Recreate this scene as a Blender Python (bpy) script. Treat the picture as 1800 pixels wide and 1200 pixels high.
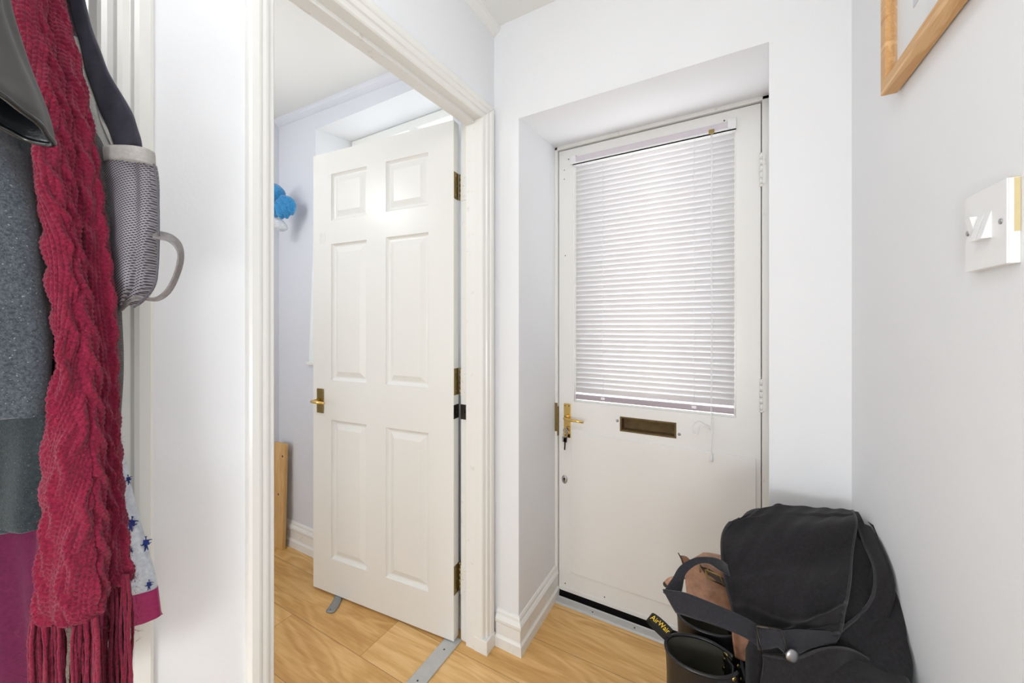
import bpy, bmesh, math, random
import numpy as np
from mathutils import Vector
for o in list(bpy.data.objects): bpy.data.objects.remove(o)
SC = bpy.context.scene; COL = SC.collection
random.seed(7); RNG = np.random.default_rng(7); R = math.radians

# ------------------------------------------------------------------ camera
YAW = 28.9; SN, CS = math.sin(R(YAW)), math.cos(R(YAW)); FPX = 656.0; HOR = 575.0; EYE = 1.2
cam = bpy.data.cameras.new('camera'); camo = bpy.data.objects.new('camera', cam); COL.objects.link(camo)
camo.location = (0, 0, EYE); camo.rotation_euler = (R(90), 0, R(YAW))
cam.sensor_width = 36; cam.lens = FPX/1800*36; cam.shift_y = (HOR-600)/1800; cam.clip_start = 0.02
SC.camera = camo
# ------------------------------------------------------------------ world, daylight and added fill
SC.view_settings.view_transform = 'Standard'; SC.view_settings.look = 'None'
SC.view_settings.gamma = 1; SC.view_settings.use_curve_mapping = False; SC.view_settings.exposure = 0.68
w = bpy.data.worlds.new('sky'); SC.world = w; w.use_nodes = True
bg = w.node_tree.nodes['Background']; bg.inputs[0].default_value = (0.93, 0.97, 1.0, 1); bg.inputs[1].default_value = 1.2
def area(name, loc, rot, sx, sy, watts, col=(1, 1, 1)):
    l = bpy.data.lights.new(name, 'AREA'); l.shape = 'RECTANGLE'; l.size = sx; l.size_y = sy; l.energy = watts; l.color = col
    o = bpy.data.objects.new(name, l); o.location = loc; o.rotation_euler = rot; COL.objects.link(o); return o
def bulb(name, loc, watts, rad, col=(1, 1, 1)):
    l = bpy.data.lights.new(name, 'POINT'); l.energy = watts; l.shadow_soft_size = rad; l.color = col
    o = bpy.data.objects.new(name, l); o.location = loc; COL.objects.link(o); return o
area('daylight_front_door', (-0.25, 1.70, 1.39), (R(-90), 0, 0), 0.62, 1.05, 4.0, (0.97, 0.98, 1.0))
area('daylight_room_window', (-1.42, 1.85, 1.65), (R(-90), 0, 0), 0.95, 1.3, 0.8, (0.98, 0.99, 1.0))
area('fill_hall_back', (-0.23, -2.25, 1.3), (R(90), 0, 0), 0.8, 1.9, 10, (0.93, 0.97, 1.0))  # added fill, enters by an invented glazed door at the hall's rear
area('fill_room_back', (-1.6, -1.95, 1.3), (R(90), 0, 0), 1.0, 1.3, 6.0, (0.93, 0.97, 1.0))  # added fill, enters by an invented window behind the side room
bulb('hall_fill_light', (-0.2, 0.02, 2.05), 4.3, 0.12, (0.95, 0.975, 1.0))  # added fill above the view, evens out the hall walls
bulb('low_fill_light', (0.02, -0.36, 0.93), 8.5, 0.09, (0.95, 0.975, 1.0))  # added low fill behind the camera, lifts floor and recess
bulb('room_fill_light', (-1.75, 0.32, 1.98), 4.2, 0.12, (0.95, 0.975, 1.0))  # added side room fill from an invented lamp out of view

# ------------------------------------------------------------------ helpers
def PP(x, y, d):
    """point seen at pixel (x,y) at depth d, in metres"""
    u = (x-900)/FPX; v = (HOR-y)/FPX
    return np.array((d*(-SN+CS*u), d*(CS+SN*u), EYE+d*v))
RT = np.array((CS, SN, 0)); FW = np.array((-SN, CS, 0))

class NT:
    def __init__(s, name):
        s.m = bpy.data.materials.new(name); s.m.use_nodes = True; s.t = s.m.node_tree; s.n = s.t.nodes
        s.b = s.n['Principled BSDF']; s.out = s.n['Material Output']
    def node(s, ty, **k):
        n = s.n.new(ty)
        for a, v in k.items(): setattr(n, a, v)
        return n
    def link(s, a, b): s.t.links.new(a, b)
    def put(s, sock, v):
        if isinstance(v, bpy.types.NodeSocket): s.link(v, sock)
        elif v is not None: sock.default_value = v
    def math(s, op, a, b=None, c=None):
        n = s.node('ShaderNodeMath', operation=op); s.put(n.inputs[0], a)
        if b is not None: s.put(n.inputs[1], b)
        if c is not None: s.put(n.inputs[2], c)
        return n.outputs[0]
    def coord(s, kind='Object'): return s.node('ShaderNodeTexCoord').outputs[kind]
    def sep(s, v):
        n = s.node('ShaderNodeSeparateXYZ'); s.link(v, n.inputs[0]); return n.outputs
    def comb(s, x, y, z):
        n = s.node('ShaderNodeCombineXYZ'); s.put(n.inputs[0], x); s.put(n.inputs[1], y); s.put(n.inputs[2], z); return n.outputs[0]
    def noise(s, vec, scale, detail=3, rough=.5, dist=0):
        n = s.node('ShaderNodeTexNoise'); s.put(n.inputs['Vector'], vec); n.inputs['Scale'].default_value = scale
        n.inputs['Detail'].default_value = detail; n.inputs['Roughness'].default_value = rough; n.inputs['Distortion'].default_value = dist
        return n.outputs['Fac']
    def ramp(s, fac, stops):
        n = s.node('ShaderNodeValToRGB'); s.link(fac, n.inputs[0]); e = n.color_ramp.elements
        while len(e) < len(stops): e.new(.5)
        for q, (p, c) in zip(e, stops): q.position = p; q.color = tuple(c)+(1,) if len(c) == 3 else c
        return n.outputs[0]
    def mix(s, f, a, b, mode='MIX'):
        n = s.node('ShaderNodeMix', data_type='RGBA', blend_type=mode)
        s.put(n.inputs[0], f); s.put(n.inputs[6], a if not isinstance(a, tuple) else tuple(a)+(1,)); s.put(n.inputs[7], b if not isinstance(b, tuple) else tuple(b)+(1,))
        return n.outputs[2]
    def bump(s, h, strength, dist=.001):
        n = s.node('ShaderNodeBump'); s.link(h, n.inputs['Height']); n.inputs['Strength'].default_value = strength; n.inputs['Distance'].default_value = dist
        s.link(n.outputs[0], s.b.inputs['Normal']); return n
    def base(s, c, rough=.5, metal=0, spec=.5):
        s.put(s.b.inputs['Base Color'], c if not isinstance(c, tuple) else tuple(c)+(1,)); s.b.inputs['Roughness'].default_value = rough
        s.b.inputs['Metallic'].default_value = metal; s.b.inputs['Specular IOR Level'].default_value = spec
def lin(r, g, b): return tuple(((c/255)/12.92 if c/255 <= .04045 else ((c/255+.055)/1.055)**2.4) for c in (r, g, b))

def paint(name, rgb, rough=.6, bump=.15, scale=220, spec=.4, grime=0):
    t = NT(name); c = t.coord(); n1 = t.noise(c, 3.0, 3)
    a = lin(*rgb); b = tuple(x*.965 for x in a)
    col = t.mix(n1, a, b)
    if grime:
        n2 = t.noise(c, 26, 6, .7); f = t.ramp(n2, [(.60, (0, 0, 0)), (.72, (1, 1, 1))])
        col = t.mix(t.math('MULTIPLY', f, grime), col, lin(168, 146, 112))
    t.base(col, rough, 0, spec); t.bump(t.noise(c, scale, 2), bump, .0008); return t.m
def plain(name, rgb, rough=.5, metal=0, spec=.5, bump=0, scale=300, var=.12, coat=0):
    t = NT(name); c = t.coord(); a = lin(*rgb); n1 = t.noise(c, 40, 4)
    t.base(t.mix(n1, tuple(x*(1-var) for x in a), tuple(min(1, x*(1+var)) for x in a)), rough, metal, spec)
    if bump: t.bump(t.noise(c, scale, 3), bump, .0006)
    if coat: t.b.inputs['Coat Weight'].default_value = coat
    return t.m
M = {}
M['wall'] = paint('white_emulsion_wall', (240, 241, 243), .75, .25, 160, .25)
M['lilac'] = paint('pale_lilac_emulsion', (226, 228, 235), .75, .2, 160, .25)
M['ceiling'] = paint('white_ceiling_paint', (243, 243, 240), .85, .3, 120, .2)
M['gloss'] = paint('cream_white_gloss_paint', (240, 239, 234), .28, .1, 60, .5)
M['trim'] = paint('chipped_white_gloss_paint', (241, 240, 236), .32, .12, 70, .5, grime=.30)
M['door'] = paint('white_satin_door_paint', (243, 242, 239), .35, .12, 60, .5, grime=.04)
M['dirty'] = paint('grubby_painted_edge', (222, 212, 200), .5, .2, 90, .4, grime=.55)
M['plastic'] = plain('white_plastic', (238, 238, 238), .3, 0, .5, var=.02)
M['brass'] = plain('polished_brass', (232, 196, 120), .18, 1, .5, var=.06)
M['oldbrass'] = plain('aged_brass', (150, 130, 82), .35, 1, .5, var=.2)
M['steel'] = plain('brushed_steel', (176, 176, 178), .35, 1, .5, var=.08)
M['darkmetal'] = plain('dark_metal', (70, 64, 60), .4, 1, .5, var=.1)
M['alu'] = plain('worn_aluminium_strip', (196, 196, 194), .42, .25, .5, .2, 400, .10)
M['black'] = plain('black_gap_rubber', (22, 18, 17), .8, 0, .2)
M['rubbergrey'] = plain('grey_cast_metal', (150, 152, 152), .45, .4, .5, .2)
M['brownhole'] = plain('raw_brown_wood_edge', (112, 92, 62), .8, 0, .2, .6, 90, .4)
M['headrail'] = plain('lilac_grey_enamel', (214, 206, 212), .35, 0, .5, var=.02)
M['bottomrail'] = plain('mauve_grey_enamel', (178, 166, 175), .3, 0, .5, var=.03)
M['cord'] = plain('off_white_cord', (250, 250, 250), .6, 0, .3, var=.02)
M['redmark'] = plain('paper_tag', (236, 234, 230), .6, 0, .3)

def mat_glass():
    t = NT('clear_glass'); t.n.remove(t.b)
    tr = t.node('ShaderNodeBsdfTransparent'); gl = t.node('ShaderNodeBsdfGlossy'); gl.inputs['Roughness'].default_value = .02
    fr = t.node('ShaderNodeLayerWeight'); fr.inputs[0].default_value = .5; mx = t.node('ShaderNodeMixShader')
    t.link(t.math('MULTIPLY_ADD', t.math('POWER', fr.outputs['Facing'], 4), .35, .03), mx.inputs[0]); t.link(tr.outputs[0], mx.inputs[1]); t.link(gl.outputs[0], mx.inputs[2]); t.link(mx.outputs[0], t.out.inputs[0])
    return t.m
M['glass'] = mat_glass()
def mat_slat():
    t = NT('white_translucent_slat'); tl = t.node('ShaderNodeBsdfTranslucent'); tl.inputs[0].default_value = (.95, .93, .93, 1)
    t.base(lin(242, 240, 241), .4); mx = t.node('ShaderNodeMixShader'); mx.inputs[0].default_value = .10
    t.link(t.b.outputs[0], mx.inputs[1]); t.link(tl.outputs[0], mx.inputs[2]); t.link(mx.outputs[0], t.out.inputs[0]); return t.m
M['slat'] = mat_slat()

def mat_floor():
    t = NT('oak_laminate_floor'); x, y, z = t.sep(t.coord())[:3]
    rowf = t.math('DIVIDE', t.math('ADD', y, 20-1.164), .19); row = t.math('FLOOR', rowf); fy = t.math('FRACT', rowf)
    wn = t.node('ShaderNodeTexWhiteNoise', noise_dimensions='1D'); t.link(row, wn.inputs['W']); rr = wn.outputs[0]
    xf = t.math('DIVIDE', t.math('ADD', t.math('ADD', x, t.math('MULTIPLY', rr, 3.1)), 30), 1.25); fx = t.math('FRACT', xf); ci = t.math('FLOOR', xf)
    wn2 = t.node('ShaderNodeTexWhiteNoise', noise_dimensions='2D'); t.link(t.comb(row, ci, 0), wn2.inputs['Vector']); r2 = wn2.outputs[0]
    v = t.comb(t.math('MULTIPLY', x, 1.5), t.math('ADD', t.math('MULTIPLY', y, 7.5), t.math('MULTIPLY', r2, 37)), t.math('MULTIPLY', r2, 11))
    big = t.noise(v, 1.0, 2.5, .5, .9)
    rings = t.math('SINE', t.math('MULTIPLY', big, 44))
    v2 = t.comb(t.math('MULTIPLY', x, 9), t.math('MULTIPLY', y, 150), r2); fine = t.noise(v2, 1, 4, .6)
    v3 = t.comb(t.math('MULTIPLY', x, 3), t.math('MULTIPLY', y, 22), r2); mid = t.noise(v3, 1, 3, .6)
    f = t.math('ADD', t.math('MULTIPLY', rings, .085), t.math('ADD', t.math('MULTIPLY', fine, .42), t.math('MULTIPLY', mid, .5)))
    f = t.math('ADD', f, t.math('MULTIPLY', t.math('SUBTRACT', r2, .5), .16))
    col = t.ramp(f, [(.22, lin(204, 152, 88)), (.42, lin(222, 174, 108)), (.60, lin(236, 192, 128)), (.80, lin(246, 210, 154))])
    sy = t.math('LESS_THAN', t.math('MINIMUM', fy, t.math('SUBTRACT', 1, fy)), .006)
    sx = t.math('LESS_THAN', t.math('MINIMUM', fx, t.math('SUBTRACT', 1, fx)), .0009)
    seam = t.math('MAXIMUM', sx, sy)
    col = t.mix(t.math('MULTIPLY', seam, .55), col, lin(92, 58, 28)); t.base(col, .38, 0, .45)
    t.bump(t.math('SUBTRACT', fine, t.math('MULTIPLY', seam, 1.5)), .12, .001); return t.m
M['floor'] = mat_floor()
def mat_wood(name, c1, c2, axis=2, rough=.5, s=6):
    t = NT(name); x, y, z = t.sep(t.coord())[:3]; q = [x, y, z]
    k = [26*s/6]*3; k[axis] = 2.2*s/6
    v = t.comb(*[t.math('MULTIPLY', q[i], k[i]) for i in range(3)]); n1 = t.noise(v, 1, 4, .6, .6)
    r = t.math('ADD', t.math('MULTIPLY', t.math('SINE', t.math('MULTIPLY', n1, 34)), .09), n1)
    t.base(t.ramp(r, [(.3, lin(*c1)), (.7, lin(*c2))]), rough, 0, .4); t.bump(n1, .15, .0006); return t.m
M['pine'] = mat_wood('bare_pine', (206, 160, 98), (226, 186, 128), 2)
M['oakframe'] = mat_wood('oak_picture_frame', (196, 142, 84), (226, 184, 130), 1, .45, 9)
M['stool'] = mat_wood('dark_stained_wood', (50, 34, 24), (80, 56, 40), 0)

def mat_cloth(name, c1, c2, scale=900, mixs=250, rough=.9, sheen=.3, bump=.5, twill=0, fleck=None):
    t = NT(name); c = t.coord(); n1 = t.noise(c, mixs, 4, .7); n0 = t.noise(c, 14, 2)
    col = t.mix(t.ramp(n1, [(.35, (0, 0, 0)), (.65, (1, 1, 1))]), lin(*c1), lin(*c2))
    h = t.noise(c, scale, 2)
    if twill:
        x, y, z = t.sep(c)[:3]
        a = t.math('ADD', t.math('MULTIPLY', x, .8), t.math('ADD', t.math('MULTIPLY', y, 1.1), t.math('MULTIPLY', z, 1.25)))
        s1 = t.math('MULTIPLY', t.math('ADD', t.math('SINE', t.math('MULTIPLY', a, twill)), 1), .5)
        col = t.mix(t.math('MULTIPLY', s1, .6), col, tuple(x*.35 for x in lin(*c1))); h = t.math('ADD', h, s1)
    if fleck:
        f = t.ramp(t.noise(c, 520, 2), [(.66, (0, 0, 0)), (.72, (1, 1, 1))]); col = t.mix(t.math('MULTIPLY', f, .55), col, lin(*fleck))
    t.base(col, rough, 0, .2); t.b.inputs['Sheen Weight'].default_value = sheen; t.b.inputs['Sheen Roughness'].default_value = .5
    t.bump(h, bump, .001); return t.m
M['tweed'] = mat_cloth('grey_tweed', (50, 55, 61), (88, 94, 100), 1100, 420, .95, .25, .8, fleck=(170, 176, 182))
M['tweeddark'] = mat_cloth('charcoal_green_wool', (34, 40, 43), (50, 58, 61), 1100, 300, .95, .2, .6, fleck=(100, 112, 114))
M['twill'] = mat_cloth('grey_twill_wool', (70, 68, 68), (104, 102, 102), 1200, 350, .95, .2, .6, twill=2600)
M['plum'] = mat_cloth('plum_jersey', (84, 20, 54), (96, 26, 62), 1500, 200, .8, .08, .2)
M['magenta'] = mat_cloth('magenta_hem_jersey', (146, 34, 84), (158, 42, 94), 1500, 200, .8, .3, .2)
M['marl'] = mat_cloth('pale_grey_marl_jersey', (176, 182, 192), (204, 208, 214), 1500, 160, .9, .2, .3)
M['navyprint'] = mat_cloth('navy_print', (36, 48, 110), (46, 58, 124), 1500, 160, .9, .1, .2)
M['navyweb'] = mat_cloth('dark_navy_polyester', (44, 43, 54), (56, 54, 66), 1600, 60, .55, .1, .2)
M['greyweb'] = mat_cloth('grey_webbing', (122, 116, 116), (140, 134, 134), 1500, 200, .7, .1, .4)
M['greytape'] = mat_cloth('pale_grey_binding', (158, 154, 150), (172, 168, 164), 1500, 200, .7, .1, .4)
M['ziptape'] = mat_cloth('cream_zip_tape', (206, 204, 198), (218, 216, 210), 1500, 200, .7, .1, .4)
M['packbody'] = mat_cloth('slate_nylon', (84, 82, 90), (98, 96, 102), 1600, 120, .6, .1, .3)
M['canvas'] = mat_cloth('black_cotton_canvas', (31, 29, 31), (41, 39, 41), 1400, 200, .9, .12, .45)
M['canvasedge'] = mat_cloth('charcoal_binding', (46, 44, 46), (56, 54, 56), 1400, 200, .85, .2, .4)
M['webblack'] = mat_cloth('black_cotton_webbing', (36, 35, 39), (46, 45, 50), 1400, 260, .85, .2, .5)
M['blue'] = mat_cloth('sky_blue_fleece', (34, 116, 176), (70, 158, 214), 500, 120, .9, .5, 1)
M['fluff'] = mat_cloth('white_fleece', (198, 202, 208), (222, 226, 232), 500, 120, .9, .5, 1)
M['scarf'] = mat_cloth('crimson_wool_yarn', (94, 11, 36), (136, 27, 56), 1500, 420, .95, .15, .7, fleck=(168, 54, 84))
def mat_mesh():
    t = NT('grey_net_mesh'); c = t.coord(); x, y, z = t.sep(c)[:3]
    xr = t.math('ADD', t.math('MULTIPLY', x, .8755), t.math('MULTIPLY', y, .4833))
    a = t.math('SINE', t.math('MULTIPLY', t.math('ADD', t.math('MULTIPLY', z, .84), t.math('MULTIPLY', xr, -.54)), 2600)); b = t.math('SINE', t.math('MULTIPLY', t.math('ADD', t.math('MULTIPLY', xr, .84), t.math('MULTIPLY', z, .54)), 2600))
    f = t.math('GREATER_THAN', t.math('MINIMUM', t.math('ADD', a, .35), t.math('ADD', b, .8)), 0)
    col = t.mix(t.noise(c, 30, 3), lin(128, 124, 130), lin(168, 164, 168)); col = t.mix(f, col, lin(58, 55, 62))
    t.base(col, .5, 0, .4); t.bump(f, -.4, .0006); return t.m
M['net'] = mat_mesh()
def mat_leather(name, c1, c2, rough, scale, bump, coat=0, mixs=12):
    t = NT(name); c = t.coord(); n0 = t.noise(c, mixs, 5, .6)
    t.base(t.mix(t.ramp(n0, [(.35, (0, 0, 0)), (.65, (1, 1, 1))]), lin(*c1), lin(*c2)), rough, 0, .5)
    vo = t.node('ShaderNodeTexVoronoi'); vo.inputs['Scale'].default_value = scale; t.link(c, vo.inputs['Vector'])
    t.bump(vo.outputs[0], bump, .0006); t.b.inputs['Coat Weight'].default_value = coat; return t.m
M['jacket'] = mat_leather('grey_black_soft_leather', (44, 42, 41), (58, 56, 54), .5, 900, .12)
M['jacketin'] = mat_leather('black_leather_facing', (16, 17, 19), (26, 28, 30), .25, 500, .12, .3)
M['boot'] = mat_leather('black_smooth_leather', (14, 14, 17), (20, 20, 24), .34, 500, .08, 0)
M['bootlining'] = mat_leather('olive_black_lining', (48, 46, 38), (64, 62, 50), .7, 500, .1)
M['satchel'] = mat_leather('tan_brown_leather', (108, 72, 50), (186, 138, 108), .55, 260, .25, 0, 16)
M['satcheldark'] = mat_leather('dark_brown_leather', (52, 34, 24), (70, 46, 32), .5, 260, .2)
M['yellow'] = plain('yellow_lettering', (226, 190, 40), .6, 0, .3)
M['tagblack'] = plain('black_tape', (26, 24, 22), .7, 0, .3)
M['sole'] = plain('dark_rubber_sole', (34, 28, 22), .5, 0, .5)
M['mount'] = plain('white_mount_card', (240, 240, 240), .8, 0, .2, var=.01)
M['print'] = plain('pale_grey_print', (208, 211, 216), .8, 0, .2, var=.06)
M['bulbglass'] = plain('opal_glass_shade', (245, 243, 238), .3, 0, .5, var=.01)
M['stain'] = plain('yellow_adhesive_stain', (214, 196, 152), .7, 0, .3, var=.1)
M['pencil'] = plain('dark_filler_dot', (60, 54, 50), .7, 0, .3)

class MB:
    """collects polygons, then links them as one object"""
    def __init__(s): s.v = []; s.f = []; s.mi = []; s.cur = 0; s.sm = []
    def add(s, vs, fs, smooth=False):
        b = len(s.v); s.v.extend([tuple(map(float, p)) for p in vs])
        for f in fs: s.f.append([b+i for i in f]); s.mi.append(s.cur); s.sm.append(smooth)
        return s
    def box(s, x0, x1, y0, y1, z0, z1, fn=None):
        vs = [(x, y, z) for z in (z0, z1) for y in (y0, y1) for x in (x0, x1)]
        if fn: vs = [fn(*p) for p in vs]
        return s.add(vs, [(0, 2, 3, 1), (4, 5, 7, 6), (0, 1, 5, 4), (2, 6, 7, 3), (0, 4, 6, 2), (1, 3, 7, 5)])
    def loft(s, rings, smooth=True, caps=True, closed=True):
        n = len(rings[0]); vs = [p for r in rings for p in r]; fs = []
        for i in range(len(rings)-1):
            for j in range(n if closed else n-1):
                k = (j+1) % n; fs.append((i*n+j, i*n+k, (i+1)*n+k, (i+1)*n+j))
        if caps and closed: fs.append(tuple(reversed(range(n)))); fs.append(tuple((len(rings)-1)*n+j for j in range(n)))
        return s.add(vs, fs, smooth)
    def tube(s, pts, r, n=10, caps=True, flat=1.0, up=None):
        pts = [np.array(p, float) for p in pts]; rings = []
        rs = r if hasattr(r, '__len__') else [r]*len(pts); a = None
        for i, p in enumerate(pts):
            t = pts[min(i+1, len(pts)-1)]-pts[max(i-1, 0)]; t = t/(np.linalg.norm(t)+1e-12)
            if a is None:
                a = np.array(up if up is not None else ((0, 0, 1) if abs(t[2]) < .9 else (1, 0, 0)), float)
            a = a-t*np.dot(a, t); a /= np.linalg.norm(a)+1e-12; b = np.cross(t, a)
            rings.append([p+rs[i]*(a*math.cos(2*math.pi*k/n)*flat+b*math.sin(2*math.pi*k/n)) for k in range(n)])
        return s.loft(rings, True, caps)
    def cyl(s, p0, p1, r, n=20, r1=None): return s.tube([p0, p1], [r, r if r1 is None else r1], n)
    def sweep(s, prof, p0, p1, U, V, m0=(0, 0), m1=(0, 0)):
        """profile points (a,b) along U,V swept from p0 to p1; m = mitre shift per a,b"""
        p0, p1, U, V = [np.array(q, float) for q in (p0, p1, U, V)]; t = (p1-p0)/np.linalg.norm(p1-p0)
        r0 = [p0+U*a+V*b+t*(m0[0]*a+m0[1]*b) for a, b in prof]; r1 = [p1+U*a+V*b+t*(m1[0]*a+m1[1]*b) for a, b in prof]
        return s.loft([r0, r1], False)
    def build(s, name, mats, parent=None, bevel=0, seg=2, local=False, autosmooth=True):
        me = bpy.data.meshes.new(name)
        vs = np.array(s.v, dtype=float)
        if parent is not None and not local:
            q = parent
            while q is not None: vs = vs-np.array(q.location); q = q.parent
        me.from_pydata(vs.tolist(), [], s.f)
        for m in (mats if isinstance(mats, (list, tuple)) else [mats]): me.materials.append(M[m])
        me.polygons.foreach_set('material_index', s.mi); me.polygons.foreach_set('use_smooth', s.sm)
        bm = bmesh.new(); bm.from_mesh(me); bmesh.ops.recalc_face_normals(bm, faces=bm.faces); bm.to_mesh(me); bm.free(); me.update()
        o = bpy.data.objects.new(name, me); COL.objects.link(o)
        if parent is not None: o.parent = parent
        if bevel:
            b = o.modifiers.new('bevel', 'BEVEL'); b.width = bevel; b.segments = seg; b.limit_method = 'ANGLE'; b.angle_limit = R(40)
        return o
def thing(name, label, cat, loc=(0, 0, 0), rz=0, group=None, kind=None):
    o = bpy.data.objects.new(name, None); COL.objects.link(o); o.empty_display_size = .05
    o.location = loc; o.rotation_euler = (0, 0, rz); o['label'] = label; o['category'] = cat
    if group: o['group'] = group
    if kind: o['kind'] = kind
    return o
def tag(o, label, cat, group=None, kind=None):
    o['label'] = label; o['category'] = cat
    if group: o['group'] = group
    if kind: o['kind'] = kind
    return o
def struct(o, label, cat): return tag(o, label, cat, None, 'structure')
def part(o, label): o['label'] = label; return o

def slab(mb, xs, zs, holes, y0, y1, fn):
    """plate on the xs,zs grid between y0 and y1 without the hole cells; fn maps every vertex"""
    nx, nz = len(xs)-1, len(zs)-1
    solid = lambda i, k: 0 <= i < nx and 0 <= k < nz and (i, k) not in holes
    idx = {}; vs = []
    def V(i, k, y):
        if (i, k, y) not in idx: idx[(i, k, y)] = len(vs); vs.append(fn(xs[i], (y0, y1)[y], zs[k]))
        return idx[(i, k, y)]
    fs = []
    for i in range(nx):
        for k in range(nz):
            if not solid(i, k): continue
            fs.append((V(i, k, 0), V(i+1, k, 0), V(i+1, k+1, 0), V(i, k+1, 0))); fs.append((V(i, k, 1), V(i, k+1, 1), V(i+1, k+1, 1), V(i+1, k, 1)))
            if not solid(i-1, k): fs.append((V(i, k, 0), V(i, k+1, 0), V(i, k+1, 1), V(i, k, 1)))
            if not solid(i+1, k): fs.append((V(i+1, k, 0), V(i+1, k, 1), V(i+1, k+1, 1), V(i+1, k+1, 0)))
            if not solid(i, k-1): fs.append((V(i, k, 0), V(i, k, 1), V(i+1, k, 1), V(i+1, k, 0)))
            if not solid(i, k+1): fs.append((V(i, k+1, 0), V(i+1, k+1, 0), V(i+1, k+1, 1), V(i, k+1, 1)))
    return mb.add(vs, fs)
ID = lambda x, y, z: (x, y, z)

# ------------------------------------------------------------------ room shell
XL = -0.752; XLR = -0.862; XR = 0.291; YF = 1.22; ZC = 2.345; XS = -2.19; YB = -2.0
tilt = lambda y: 0.054*(y-1.17)                      # the old doorway head runs out of level
zroom = lambda x: 2.338+0.036*(-1.25-x)
mb = MB(); mb.box(XS-.1, XR+.1, YB-.1, 1.56, -.05, 0); struct(mb.build('floor', 'floor'), 'oak laminate planks running across hall and side room', 'floor')
mb = MB(); mb.box(XLR, XR+.12, YB-.1, YF+.1, ZC, ZC+.08); struct(mb.build('ceiling', 'ceiling'), 'white hall ceiling above the front door', 'ceiling')
mb = MB(); mb.box(XS-.1, XLR, YB-.1, YF+.1, 0, 0.08, lambda x, y, z: (x, y, z+zroom(x))); struct(mb.build('ceiling', 'ceiling'), 'white ceiling of the side room seen through the open doorway', 'ceiling')

def wf(x, y, z):
    if y > 1.3:
        if x == .121: x = .160
        if x == -1.88: x = -1.74
        if z == 1.972: z = 2.012
        if x == -.645: x = -.640
    if x == -1.88: x = -1.912 if z <= 1.0 else -1.855
    return (x, y, z)
mb = MB(); slab(mb, [-2.4, -1.88, -.95, -.862, -.752, -.645, .121, .5], [0, 1.0, 1.972, 2.24, 2.5], {(5, 0), (5, 1), (1, 1), (1, 2)}, YF, 1.62, wf)
ow = mb.build('wall_front', ['wall', 'lilac'])
for p in ow.data.polygons:
    c = p.center
    if c.x < -.80 and c.y < 1.25: p.material_index = 1
struct(ow, 'thick white outer wall with deep recess around the front door', 'wall')
mb = MB(); slab(mb, [YB, -.64, .19, .40, 1.172, YF+.01], [0, 1.99, 2.5], {(1, 0), (3, 0)}, XL, XLR, lambda a, x, z: (x, a, z+(tilt(a) if z == 1.99 and a > .3 else 0)))
struct(mb.build('wall_left', 'wall'), 'white left wall of the hall pierced by two doorways', 'wall')
mb = MB(); mb.box(XR, XR+.1, YB-.1, YF+.02, 0, 2.5); struct(mb.build('wall_right', 'wall'), 'plain white right wall holding picture and switch', 'wall')
mb = MB(); mb.box(XS-.1, XS, YB-.1, YF+.02, 0, 2.5); struct(mb.build('wall_side', 'lilac'), 'pale lilac far side wall of the side room', 'wall')
mb = MB(); slab(mb, [XS-.1, -2.15, -1.05, XLR, -.64, .17, XR+.1], [0, .6, 1.05, 2.0, 2.1, 2.5], {(1, 2), (1, 3), (4, 0), (4, 1), (4, 2), (1, 1)}, YB-.12, YB, ID)
struct(mb.build('wall_back', 'wall'), 'white back wall behind the camera with openings for the added window and glazed door', 'wall')
# added_window and added_door are unseen, added behind the camera to let fill light in
wd = thing('added_window', 'plain white window added unseen in the back wall of the side room for fill light', 'window', (-1.6, YB-.06, .6), 0, kind='structure')
mb = MB(); slab(mb, [-2.15, -2.10, -1.625, -1.575, -1.10, -1.05], [.6, .65, 2.05, 2.1], {(1, 1), (3, 1)}, YB-.09, YB-.04, ID); mb.build('window_frame', 'gloss', wd)
mb = MB(); mb.box(-2.1, -1.1, YB-.068, YB-.062, .65, 2.05); mb.build('pane', 'glass', wd)
wd = thing('added_door', 'glazed white door added unseen in the back wall of the hall for fill light', 'door', (-.235, YB-.06, 0), 0, kind='structure')
mb = MB(); slab(mb, [-.64, -.55, .08, .17], [0, .25, 1.9, 2.0], {(1, 1)}, YB-.09, YB-.04, ID); mb.build('leaf', 'door', wd)
mb = MB(); mb.box(-.55, .08, YB-.068, YB-.062, .25, 1.9); mb.build('pane', 'glass', wd)

# covings
qp = [(0, 0), (.030, 0), (.029, -.010), (.024, -.020), (.014, -.028), (.006, -.033), (0, -.035)]
mb = MB(); mb.sweep(qp, (XL, YB, ZC+.004), (XL, YF, ZC), (1, 0, 0), (0, 0, 1)); struct(mb.build('trim_1', 'trim'), 'narrow white coving along the left side of the hall ceiling', 'coving')
mb = MB(); mb.sweep([(a*.9, b) for a, b in qp], (XLR, YF, zroom(XLR)), (XS, YF, zroom(XS)), (0, -1, 0), (0, 0, 1)); struct(mb.build('trim_2', 'lilac'), 'slim pale lilac coving between the room wall and ceiling', 'coving')

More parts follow.
